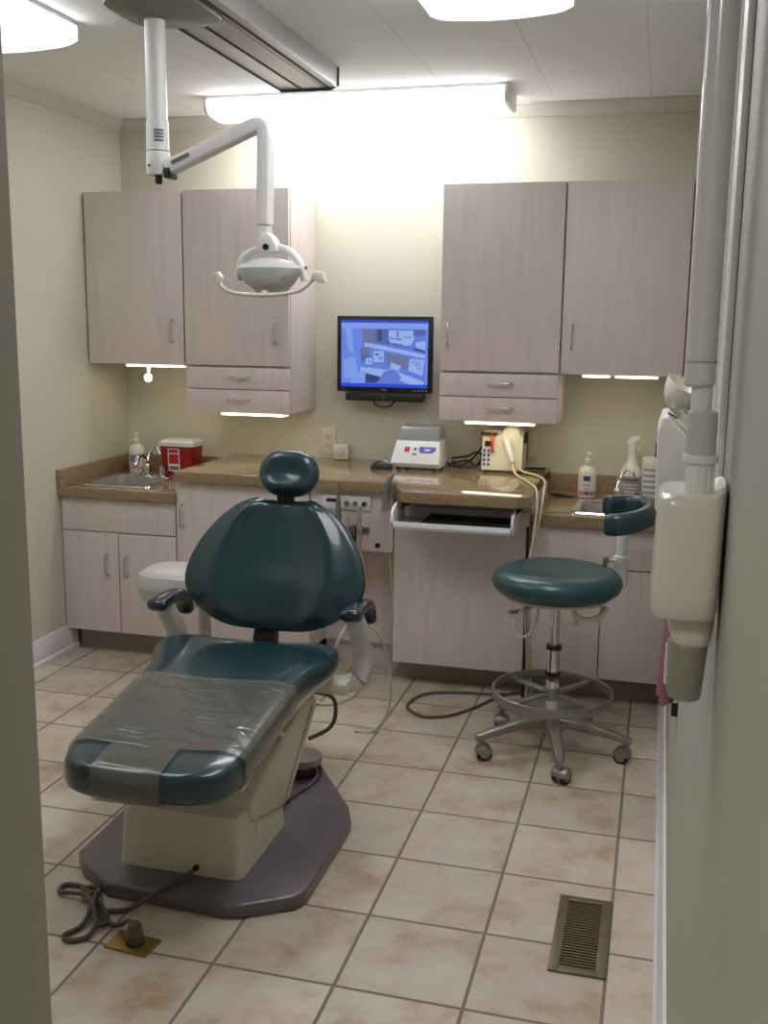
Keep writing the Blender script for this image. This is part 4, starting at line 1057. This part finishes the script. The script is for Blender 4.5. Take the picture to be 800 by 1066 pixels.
# white side unit behind the left armrest
t = thing('side_unit', (-1.66, 3.44, 0), 'rounded white side unit on a post, half hidden behind the chair back and left armrest', 'dental unit')
bm = bmesh.new(); rings = []
cx, cy = -1.665, 3.43
for z, s in ((0.520, .80), (0.527, .9), (0.555, .97), (0.575, .985), (0.578, 1.0), (0.581, 1.0), (0.602, 0.99), (0.624, .93), (0.638, .82), (0.644, .6), (0.646, .2)):
    rings.append([(cx + 0.185 * s * sell(2 * PI * k / 40, 2.8)[0], cy + 0.13 * s * sell(2 * PI * k / 40, 2.8)[1], z) for k in range(40)])
add_rings(bm, rings); obj('top_shell', bm, M['greywhite'], t, angle=25)
bm = bmesh.new(); add_tube(bm, [(-1.60, 3.44, 0.53), (-1.60, 3.44, 0.42), (-1.58, 3.42, 0.25), (-1.565, 3.40, 0.02)], 0.024, 14); add_lathe(bm, [(0.07, 0.0), (0.07, 0.015), (0.03, 0.03), (0, 0.03)], (-1.563, 3.40, 0), 24); obj('post', bm, M['greywhite'], t)

# hoses near right armrest
bm = bmesh.new(); add_tube(bm, [(-0.93, 3.30, 0.53), (-0.905, 3.36, 0.48), (-0.90, 3.42, 0.41), (-0.90, 3.52, 0.25), (-0.93, 3.60, 0.10), (-0.99, 3.62, 0.008), (-1.06, 3.60, 0.007)], 0.0055, 8)
tag(obj('white_hose', bm, M['cordwhite']), 'thin white hose drooping to the floor behind the right armrest', 'hose')
bm = bmesh.new(); add_tube(bm, [(-1.19, 4.30, 0.10), (-1.18, 4.20, 0.02), (-1.175, 4.06, 0.007), (-1.18, 3.94, 0.007), (-1.235, 3.845, 0.007), (-1.30, 3.84, 0.007), (-1.40, 3.88, 0.007), (-1.47, 3.86, 0.007)], 0.007, 8)
tag(obj('grey_hose', bm, M['cordcream']), 'cream hose curling on the tiles in front of the open knee space', 'hose')
bm = bmesh.new(); add_tube(bm, [(-1.02, 3.15, 0.43), (-1.01, 3.28, 0.50), (-1.005, 3.30, 0.51), (-0.99, 3.31, 0.48), (-0.965, 3.26, 0.42), (-0.955, 3.22, 0.38)], 0.006, 8)
tag(obj('looped_hose', bm, M['cordwhite']), 'short pale hose looped upright against the right armrest support', 'hose')
# foot control on the floor behind the base
t = thing('foot_control', (-1.105, 3.125, 0.042), 'grey round foot pedal sitting on the rear of the mauve floor plate', 'pedal')
bm = bmesh.new(); add_lathe(bm, [(0, .042), (0.066, 0.042), (0.068, 0.05), (0.062, 0.075), (0.0, 0.076)], (-1.105, 3.125, 0), 32); obj('pedal_base', bm, M['rubber'], t)
bm = bmesh.new(); add_lathe(bm, [(0, .074), (0.062, 0.074), (0.068, 0.082), (0.066, 0.102), (0.05, 0.108), (0, 0.109)], (-1.105, 3.125, 0), 32); obj('pedal_cap', bm, M['toe'], t)
bm = bmesh.new(); add_tube(bm, [(-1.05, 3.10, 0.07), (-1.035, 3.08, 0.06), (-1.04, 3.03, 0.047), (-1.06, 2.96, 0.047), (-1.08, 2.88, 0.047)], 0.005, 8); obj('cord', bm, M['cord'], t)
bm = bmesh.new(); add_tube(bm, [(-1.07, 3.05, 0.36), (-0.995, 3.10, 0.33), (-0.985, 3.12, 0.27), (-1.0, 3.10, 0.22), (-1.06, 3.06, 0.19)], 0.007, 8); obj('hose', bm, M['cord'], CH)

# ------------------------------------------------------------------ power cord and brass floor plate
t = thing('floor_outlet', (-1.2, 2.127, 0), 'brass floor outlet plate on the tiles in front of the chair', 'outlet')
bm = bmesh.new(); add_box(bm, -0.06, 0.06, -0.037, 0.037, 0, 0.007, bev=0.002); bm.transform(Matrix.Translation((-1.203, 2.127, 0)) @ Matrix.Rotation(-0.1, 4, 'Z')); obj('brass_plate', bm, M['brass'], t)
bm = bmesh.new(); add_lathe(bm, [(0.024, 0.007), (0.024, 0.010), (0, 0.010)], (-1.197, 2.128, 0), 20); obj('socket_rim', bm, M['gap'], t)
t = thing('power_cord', (-1.197, 2.128, 0.010), 'knotted grey power cord with its plug standing in the brass plate', 'cord')
bm = bmesh.new(); add_lathe(bm, [(0.020, 0.010), (0.021, 0.02), (0.021, 0.032), (0.0175, 0.036), (0.0175, 0.052), (0.014, 0.06), (0, 0.061)], (-1.197, 2.128, 0), 20); obj('plug', bm, M['cord'], t)
bm = bmesh.new()
add_tube(bm, [(-1.20, 2.13, 0.055), (-1.225, 2.145, 0.052), (-1.26, 2.17, 0.02), (-1.30, 2.185, 0.008), (-1.345, 2.215, 0.012), (-1.385, 2.255, 0.02), (-1.43, 2.30, 0.012), (-1.475, 2.325, 0.008), (-1.515, 2.315, 0.008), (-1.505, 2.28, 0.010), (-1.46, 2.275, 0.016), (-1.41, 2.255, 0.028), (-1.37, 2.205, 0.02), (-1.365, 2.15, 0.008), (-1.385, 2.105, 0.007), (-1.355, 2.09, 0.007), (-1.325, 2.12, 0.008), (-1.335, 2.18, 0.018), (-1.385, 2.235, 0.034), (-1.43, 2.275, 0.026), (-1.45, 2.31, 0.012), (-1.42, 2.325, 0.010), (-1.39, 2.29, 0.02), (-1.375, 2.245, 0.042), (-1.355, 2.20, 0.034), (-1.32, 2.165, 0.012), (-1.315, 2.20, 0.012), (-1.36, 2.235, 0.03), (-1.39, 2.265, 0.036), (-1.40, 2.24, 0.03), (-1.37, 2.225, 0.014), (-1.33, 2.235, 0.008), (-1.28, 2.255, 0.012), (-1.24, 2.28, 0.035), (-1.215, 2.31, 0.052), (-1.19, 2.36, 0.052), (-1.165, 2.395, 0.06)], 0.0066, 8, 6)
obj('cable', bm, M['cord'], t)
bm = bmesh.new(); add_tube(bm, [(-0.50, 4.20, 0.008), (-0.60, 4.15, 0.006), (-0.75, 4.13, 0.006), (-0.88, 4.08, 0.006), (-0.925, 3.98, 0.006), (-0.92, 3.89, 0.006), (-0.84, 3.82, 0.006), (-0.75, 3.855, 0.006), (-0.67, 3.96, 0.006), (-0.60, 4.10, 0.006), (-0.53, 4.20, 0.006)], 0.0065, 8)
tag(obj('floor_cable', bm, M['cord']), 'dark grey cable looped on the tiles in front of the keyboard cabinet', 'cable')
bm = bmesh.new(); add_tube(bm, [(-0.492, 4.145, 0.735), (-0.492, 4.145, 0.5), (-0.49, 4.145, 0.2), (-0.49, 4.149, 0.007)], 0.006, 8)
tag(obj('black_tube', bm, M['rubber']), 'black tube running straight down the cabinet front behind the stool', 'tube')

# floor vent
t = thing('floor_vent', (-0.118, 2.48, 0), 'bronze metal floor register set in the tiles near the right wall', 'vent')
bm = bmesh.new(); x0, x1, y0, y1 = -0.188, -0.048, 2.306, 2.654
add_box(bm, x0, x0 + .026, y0, y1, 0, 0.007, bev=0.002); add_box(bm, x1 - .026, x1, y0, y1, 0, 0.007, bev=0.002)
add_box(bm, x0 + .02, x1 - .02, y0, y0 + .026, 0, 0.007, bev=0.002); add_box(bm, x0 + .02, x1 - .02, y1 - .026, y1, 0, 0.007, bev=0.002)
obj('frame', bm, M['ventm'], t)
obj('duct_opening', B(x0 + .02, x1 - .02, y0 + .02, y1 - .02, 0, 0.0012), M['gap'], t)
bm = bmesh.new(); nsl = 24
for k in range(nsl):
    y = y0 + .030 + (y1 - y0 - .06) * (k + .5) / nsl; add_box(bm, x0 + .024, x1 - .024, y - .0026, y + .0026, 0.001, 0.0055)
obj('louvres', bm, M['ventm'], t)

# ------------------------------------------------------------------ assistant stool
SX, SY = -0.322, 3.635
t = thing('dental_stool', (SX, SY, 0), 'teal round dental stool with curved arm pad and foot ring, on five casters', 'stool')
bm = bmesh.new()
prof = [(0.0, .600), (0.17, .600), (0.205, .606), (0.224, .622), (0.231, .643), (0.226, .664), (0.210, .680), (0.185, .689), (0.155, .691), (0.12, .687), (0.06, .684), (0, .683)]
add_lathe(bm, prof, (SX, SY, 0), 64); obj('seat', bm, M['teal2'], t, angle=180)
bm = bmesh.new(); add_lathe(bm, [(0.0, .5985), (0.185, .5985), (0.185, .588), (0.08, .575), (0.04, .56), (0.032, .545), (0, .545)], (SX, SY, 0), 40); obj('seat_plate', bm, M['cream'], t)
bm = bmesh.new(); add_lathe(bm, [(0.017, .56), (0.017, .37)], (SX, SY, 0), 20); col = obj('gas_column', bm, M['chrome'], t)
bm = bmesh.new(); add_lathe(bm, [(0.024, .40), (0.024, .11)], (SX, SY, 0), 24); obj('outer_column', bm, M['chrome'], t)
for z in (0.40, 0.302):
    bm = bmesh.new(); add_lathe(bm, [(0.0275, z - .008), (0.0285, z), (0.0275, z + .008)], (SX, SY, 0), 24); obj('column_collar', bm, M['dark'], t)
# foot ring
RZ = 0.225
bm = bmesh.new(); rings = []
for k in range(65):
    a = 2 * PI * k / 64
    rings.append([Vector((SX + (0.214 + 0.0065 * c) * math.cos(a), SY + (0.214 + 0.0065 * c) * math.sin(a), RZ + 0.017 * s)) for c, s in [sell(2 * PI * i / 12, 3) for i in range(12)]])
add_rings(bm, rings, cap=False); fr = obj('foot_ring', bm, M['alu'], t)
bm = bmesh.new(); add_lathe(bm, [(0.034, RZ - .02), (0.034, RZ + .02)], (SX, SY, 0), 24)
for k in range(4):
    a = math.radians(52 + 90 * k) ; d = Vector((math.cos(a), math.sin(a), 0)); n = Vector((-d.y, d.x, 0))
    r = []
    for s_, w in ((0.03, 0.013), (0.206, 0.011)):
        p = Vector((SX, SY, RZ)) + d * s_
        r.append([p + n * w * c + Vector((0, 0, 0.008)) * s for c, s in [sell(2 * PI * (i + .5) / 8, 4) for i in range(8)]])
    add_rings(bm, r)
obj('spokes', bm, M['alu'], fr)
# star base
ang0 = math.atan2(3.345 - SY, -0.257 - SX)
bm = bmesh.new(); add_lathe(bm, [(0.045, .085), (0.045, .13), (0.036, .15), (0, .15)], (SX, SY, 0), 28); hub = obj('hub', bm, M['alu'], t)
for k in range(5):
    a = ang0 + 2 * PI * k / 5; d = Vector((math.cos(a), math.sin(a), 0)); n = Vector((-d.y, d.x, 0)); o0 = Vector((SX, SY, 0))
    bm = bmesh.new(); rr = []
    for s_, w, z, h in ((0.03, .024, .120, .020), (0.12, .022, .118, .018), (0.24, .018, .095, .014), (0.275, .016, .086, .012), (0.292, .010, .084, .010)):
        rr.append([o0 + d * s_ + n * w * c + Vector((0, 0, z + h * s)) for c, s in [sell(2 * PI * (i + .5) / 16, 4) for i in range(16)]])
    add_rings(bm, rr); lg = obj('leg', bm, M['alu'], t)
    cc = o0 + d * 0.275
    bm = bmesh.new(); add_lathe(bm, [(0.011, .052), (0.011, .085)], (cc.x, cc.y, 0), 12)
    # twin wheel caster turned a little
    ca = a + 0.9 + 0.5 * (k % 3); ad = Vector((math.cos(ca), math.sin(ca), 0)); fd = Vector((-ad.y, ad.x, 0))
    def disc(bm, off0, off1, r, cen, bevr=0.004):
        rings = []
        for o_, q in ((off0, r - bevr), (off0 + (off1 - off0) * .15, r), (off1 - (off1 - off0) * .15, r), (off1, r - bevr)):
            rings.append([cen + ad * o_ + fd * q * math.cos(2 * PI * i / 24) + Vector((0, 0, q * math.sin(2 * PI * i / 24))) for i in range(24)])
        add_rings(bm, rings)
    wc = cc + fd * 0.014 + Vector((0, 0, 0.0275))
    disc(bm, -0.007, 0.007, 0.026, wc)
    cs = obj('caster', bm, M['alu'], t)
    bm = bmesh.new(); disc(bm, -0.0285, 0.0285, 0.0305, wc, 0.005)
    bmesh.ops.bisect_plane(bm, geom=list(bm.verts) + list(bm.edges) + list(bm.faces), plane_co=wc + Vector((0, 0, 0.001)), plane_no=(0, 0, -1), clear_outer=True)
    obj('caster_hood', bm, M['alu'], cs)
    for o0_, o1_ in ((-0.026, -0.008), (0.008, 0.026)):
        bm = bmesh.new(); disc(bm, o0_, o1_, 0.0275, wc); obj('wheel', bm, M['rubber'], cs)
        bm = bmesh.new(); e = 0.001
        disc(bm, o0_ - e, o1_ + e, 0.020, wc, 0.003); obj('wheel_cover', bm, M['alu'], cs)
# levers and arm bracket under the seat
bm = bmesh.new(); add_tube(bm, [(SX - .04, SY - .05, .575), (SX - .09, SY - .10, .565), (SX - .125, SY - .13, .555), (SX - .15, SY - .15, .560)], 0.007, 8); obj('lever', bm, M['alu'], t)
bm = bmesh.new(); add_tube(bm, [(SX - .10, SY - .12, .575), (SX - .13, SY - .14, .52), (SX - .115, SY - .14, .475), (SX - .08, SY - .13, .475), (SX - .055, SY - .11, .52), (SX - .05, SY - .09, .575)], 0.005, 8); obj('wire_loop', bm, M['cordwhite'], t)
bm = bmesh.new()
add_tube(bm, [(SX + .07, SY - .13, .585), (SX + .085, SY - .14, .560), (SX + .12, SY - .135, .548), (SX + .16, SY - .11, .556), (SX + .18, SY - .08, .583)], 0.011, 10, 6, flat=0.9)
add_tube(bm, [(SX + .085, SY - .14, .565), (SX + .082, SY - .145, .53)], 0.007, 8, 1); add_tube(bm, [(SX + .16, SY - .11, .56), (SX + .165, SY - .115, .53)], 0.007, 8, 1)
obj('seat_lever', bm, M['cream'], t)
AX, AY = -0.105, 3.80
bm = bmesh.new(); add_tube(bm, [(SX, SY, .570), (SX + .10, SY + .09, .572), (AX - .03, AY - .01, .575), (AX - .002, AY, .60), (AX, AY, .64)], 0.013, 12); obj('arm_bracket', bm, M['cream'], t)
bm = bmesh.new(); add_lathe(bm, [(0.0, .60), (0.024, .60), (0.024, .715), (0.02, .72), (0.02, .83), (0, .83)], (AX, AY, 0), 24); ps = obj('arm_post', bm, M['white'], t)
bm = bmesh.new(); add_lathe(bm, [(0.029, .685), (0.031, .692), (0.031, .71), (0.029, .716)], (AX, AY, 0), 24); add_tube(bm, [(AX - .02, AY - .01, .70), (AX - .05, AY - .03, .702)], 0.007, 8, 1); obj('clamp', bm, M['white'], ps)
bm = bmesh.new(); add_tube(bm, [(AX - .052, AY - .036, .715), (AX - .055, AY - .035, .70), (AX - .06, AY - .03, .682)], 0.009, 8, 2); add_lathe(bm, [(0.012, AY - .045), (0.012, AY - .03)], (AX - .055, 0, .702), 12, 'Y'); obj('knob', bm, M['alu'], ps)
# curved pad (C shape open toward the seat)
pc = Vector((-0.125, 3.82, 0.862))
cen = [(-0.165, 3.680, 0.852), (-0.120, 3.665, 0.856), (-0.060, 3.690, 0.866), (-0.018, 3.750, 0.878), (-0.010, 3.830, 0.885), (-0.035, 3.905, 0.885), (-0.090, 3.940, 0.882), (-0.150, 3.925, 0.880), (-0.175, 3.905, 0.879)]
P = smooth_path(cen, 8); rings = []; n_ = len(P)
for i, p in enumerate(P):
    u = i / (n_ - 1)
    T = (P[min(i + 1, n_ - 1)] - P[max(i - 1, 0)]).normalized(); N = Vector((0, 0, 1)); S = T.cross(N).normalized()
    m_ = min(u, 1 - u); e = 1.0 if m_ > 0.05 else max(0.25, math.sqrt(1 - ((0.05 - m_) / 0.05) ** 2))
    rings.append([p + S * 0.028 * e * c + N * 0.040 * e * s for c, s in [sell(2 * PI * k / 24, 2.8) for k in range(24)]])
bm = bmesh.new(); add_rings(bm, rings); obj('arm_pad', bm, M['teal'], t, angle=60)
bm = bmesh.new(); add_tube(bm, [(AX, AY, .815), (AX + .04, AY - .01, .822), (-0.025, 3.79, .845)], 0.010, 10, 4); obj('pad_bracket', bm, M['white'], t)

# ------------------------------------------------------------------ x-ray arm in the near right foreground
t = thing('xray_arm', (0.045, 1.3, 2.2), 'off-white folded dental x-ray arm and head hanging by the near right wall', 'x-ray machine')
YX = 1.30
bm = bmesh.new(); add_lathe(bm, [(0.0185, 2.30), (0.0180, 1.54), (0.0185, 1.478), (0.015, 1.474), (0, 1.474)], (0, 0, 0), 32, sx=1.0)
bm.transform(Matrix.Translation((0.0435, YX, 0)) @ Matrix(((1, 0, 0.0, 0), (0, 1, 0, 0), (0, 0, 1, 0), (0, 0, 0, 1)))); tube = obj('arm_tube', bm, M['tubewhite'], t)
bm = bmesh.new(); add_lathe(bm, [(0.0190, 1.505), (0.0190, 1.503)], (0.0435, YX, 0), 32); obj('seam_ring', bm, M['labelgrey'], tube)
bm = bmesh.new(); add_lathe(bm, [(0.0125, 1.478), (0.0125, 1.442)], (0.047, YX, 0), 28); obj('neck', bm, M['white'], t)
bm = bmesh.new(); add_lathe(bm, [(0.013, 1.446), (0.0175, 1.444), (0.0178, 1.392), (0.0178, 1.388)], (0.050, YX, 0), 32); obj('swivel', bm, M['greywhite'], t)
bm = bmesh.new(); add_lathe(bm, [(0.0205, 1.393), (0.0215, 1.390), (0.0215, 1.384), (0.017, 1.381)], (0.050, YX, 0), 32); obj('flange', bm, M['white'], t)
bm = bmesh.new(); add_lathe(bm, [(0.0170, 1.383), (0.0165, 1.340)], (0.051, YX, 0), 32)
for k in range(14):
    a = 2 * PI * k / 14; add_box(bm, 0.051 + 0.0166 * math.cos(a) - .0008, 0.051 + 0.0166 * math.cos(a) + .0008, YX + 0.0166 * math.sin(a) - .0008, YX + 0.0166 * math.sin(a) + .0008, 1.345, 1.38)
obj('lower_collar', bm, M['white'], t)
# head: rounded box with scooped top, leaning a little
bm = bmesh.new(); rings = []
hx0, hx1 = 0.0015, 0.0805
def head_ring(z, x0, x1, hy, n, scoop=None, ztilt=0):
    cx, hx = (x0 + x1) / 2, (x1 - x0) / 2; ring = []
    for k in range(48):
        c, s = sell(2 * PI * k / 48, n)
        zz = z
        if scoop:
            u = (c + 1) / 2
            zz = z + scoop * (u > 0.55) * ((u - 0.55) / 0.45) ** 2
        ring.append((cx + hx * c, YX + 0.012 + hy * s, zz))
    return ring
rings = [head_ring(1.196, 0.010, 0.073, .050, 5), head_ring(1.198, 0.004, 0.078, .060, 5), head_ring(1.206, 0.001, 0.080, .066, 5), head_ring(1.23, 0.0005, 0.0805, .068, 5), head_ring(1.335, 0.0030, 0.0825, .066, 5, 0.012), head_ring(1.344, 0.004, 0.0825, .064, 5, 0.013), head_ring(1.349, 0.008, 0.081, .058, 4.5, 0.012), head_ring(1.349, 0.016, 0.074, .048, 4, 0.004), head_ring(1.346, 0.026, 0.064, .03, 3)]
add_rings(bm, rings); obj('tube_head', bm, M['offwhite'], t, angle=40)
bm = bmesh.new(); rings = []
for z, x0, x1 in ((1.205, 0.022, 0.0805), (1.182, 0.023, 0.0800), (1.165, 0.027, 0.0775), (1.157, 0.030, 0.076), (1.154, 0.033, 0.074)):
    rings.append(head_ring(z, x0, x1, (x1 - x0) / 2 * 1.1, 3))
add_rings(bm, rings); obj('cone_base', bm, M['offwhite'], t, angle=40)
bm = bmesh.new(); rings = []
for z, x0, x1 in ((1.156, 0.026, 0.074), (1.153, 0.025, 0.075), (1.09, 0.027, 0.071), (1.082, 0.030, 0.069), (1.080, 0.034, 0.066)):
    rings.append(head_ring(z, x0, x1, (x1 - x0) / 2, 2.2))
add_rings(bm, rings); cn = obj('collimator', bm, M['greytube'], t, angle=40)
bm = bmesh.new()
for k in range(12): add_box(bm, 0.0238, 0.0275, YX + 0.005, YX + 0.018, 1.098 + k * 0.0044, 1.1005 + k * 0.0044)
obj('angle_scale', bm, M['white'], cn)
bm = B(0.062, XR, YX - 0.035, YX + 0.035, 2.16, 2.34, bev=0.006); obj('wall_bracket', bm, M['greywhite'], t)

# control box, dish and pink cloth further along the right wall
t = thing('control_box', (XR, 2.62, 1.2), 'white wall-mounted control box with sloping top beyond the x-ray arm', 'control box')
bm = bmesh.new(); add_prism(bm, [(XR - .001, 1.10), (0.010, 1.10), (0.0, 1.12), (-0.004, 1.30), (0.006, 1.335), (0.020, 1.338), (XR - .001, 1.27)], 'Y', 2.50, 2.78, bev=0.006, seg=3); cb = obj('case', bm, M['white'], t)
bm = bmesh.new(); add_box(bm, -0.0065, -0.002, 2.62, 2.66, 1.225, 1.26, bev=0.001); obj('side_switch', bm, M['dark'], cb)
bm = bmesh.new(); add_prism(bm, [(0.018, 1.3415), (0.019, 1.3440), (0.040, 1.3325), (0.039, 1.330)], 'Y', 2.53, 2.56); obj('button', bm, M['dark'], cb)
t = thing('wall_dish', (XR, 2.62, 1.38), 'white bowl-shaped holder tilted on the right wall above the control box', 'holder')
bm = bmesh.new(); rings = []
C0 = Vector((0.052, 2.62, 1.395)); axd = Vector((0.45, -0.15, 0.88)).normalized(); u1 = axd.cross(Vector((0, 1, 0))).normalized(); u2 = axd.cross(u1)
for r, h in ((0.012, -0.05), (0.022, -0.047), (0.036, -0.03), (0.046, -0.008), (0.050, 0.012), (0.048, 0.013), (0.043, -0.006), (0.030, -0.026), (0.010, -0.038)):
    rings.append([C0 + axd * h + u1 * r * 1.0 * math.cos(2 * PI * k / 36) + u2 * r * 1.5 * math.sin(2 * PI * k / 36) for k in range(36)])
add_rings(bm, rings); obj('bowl', bm, M['offwhite'], t, angle=60)
bm = bmesh.new(); add_tube(bm, [(0.062, 2.62, 1.35), (0.075, 2.62, 1.34), (XR - .001, 2.62, 1.335)], 0.012, 12, 3); obj('bracket', bm, M['white'], t)
t = thing('pink_cloth', (0.06, 2.62, 0.6), 'pink cloth hanging on the right wall behind the x-ray head', 'cloth')
bm = bmesh.new(); rings = []
for i in range(13):
    u = i / 12; z = 1.02 - 0.405 * u; ring = []
    for k in range(32):
        a = 2 * PI * k / 32; c, s = sell(a, 2.4)
        w = 0.010 + 0.012 * min(1, u * 2.5) ; d = 0.035 + 0.03 * u
        fold = 0.006 * math.sin(6 * a + 2 * u) * u
        ring.append((0.062 - 0.004 * u + (w * .8 + fold) * c + 0.004 * math.sin(5 * u), 2.62 + d * s, z + 0.006 * math.sin(4 * a) * (u > .95)))
    rings.append(ring)
add_rings(bm, rings); obj('cloth_folds', bm, M['pink'], t, angle=60)
bm = bmesh.new(); add_tube(bm, [(XR - .001, 2.62, 1.03), (0.055, 2.62, 1.03), (0.05, 2.62, 1.045)], 0.004, 8, 3); obj('hook', bm, M['steel'], t)
tag(obj('wall_stop', B(XR - .016, XR - .0005, 2.56, 2.58, 0.585, 0.615, bev=0.003), M['dark']), 'small dark fitting on the right wall below the pink cloth', 'fitting')

# ------------------------------------------------------------------ added fill lamp, unseen behind the camera, brightens the doorway jamb
ld = bpy.data.lights.new('hall_fill', 'AREA'); ld.shape = 'DISK'; ld.size = 0.5; ld.energy = 13.0; ld.color = (1.0, 0.97, 0.93)
lo = bpy.data.objects.new('hall_fill', ld); lo.location = (-0.7, -0.35, ZC - 0.05); COL.objects.link(lo)

# ------------------------------------------------------------------ world and camera
w = bpy.data.worlds.new('room_world'); scene.world = w; w.use_nodes = True
w.node_tree.nodes['Background'].inputs[0].default_value = rgb(200, 205, 215)
w.node_tree.nodes['Background'].inputs[1].default_value = 0.25

YAW, PIT, ROL, F = .2591, .1808, .0119, 1079.05
cy, sy_, cp, sp = math.cos(YAW), math.sin(YAW), math.cos(PIT), math.sin(PIT)
fwd = Vector((-sy_ * cp, cy * cp, -sp)); right = Vector((cy, sy_, 0)); up = right.cross(fwd)
r2 = right * math.cos(ROL) + up * math.sin(ROL); u2_ = up * math.cos(ROL) - right * math.sin(ROL)
cd = bpy.data.cameras.new('camera'); cam = bpy.data.objects.new('camera', cd); COL.objects.link(cam)
mw = Matrix((( r2.x, u2_.x, -fwd.x, 0), (r2.y, u2_.y, -fwd.y, 0), (r2.z, u2_.z, -fwd.z, 1.5449), (0, 0, 0, 1)))
cam.matrix_world = mw
cd.sensor_fit = 'VERTICAL'; cd.sensor_height = 24.0; cd.lens = 24.0 * F / 1066.0
cd.clip_start = 0.02; cd.clip_end = 50
scene.camera = cam
scene.view_settings.view_transform = 'Standard'
scene.view_settings.look = 'None'
scene.view_settings.exposure = 0.28
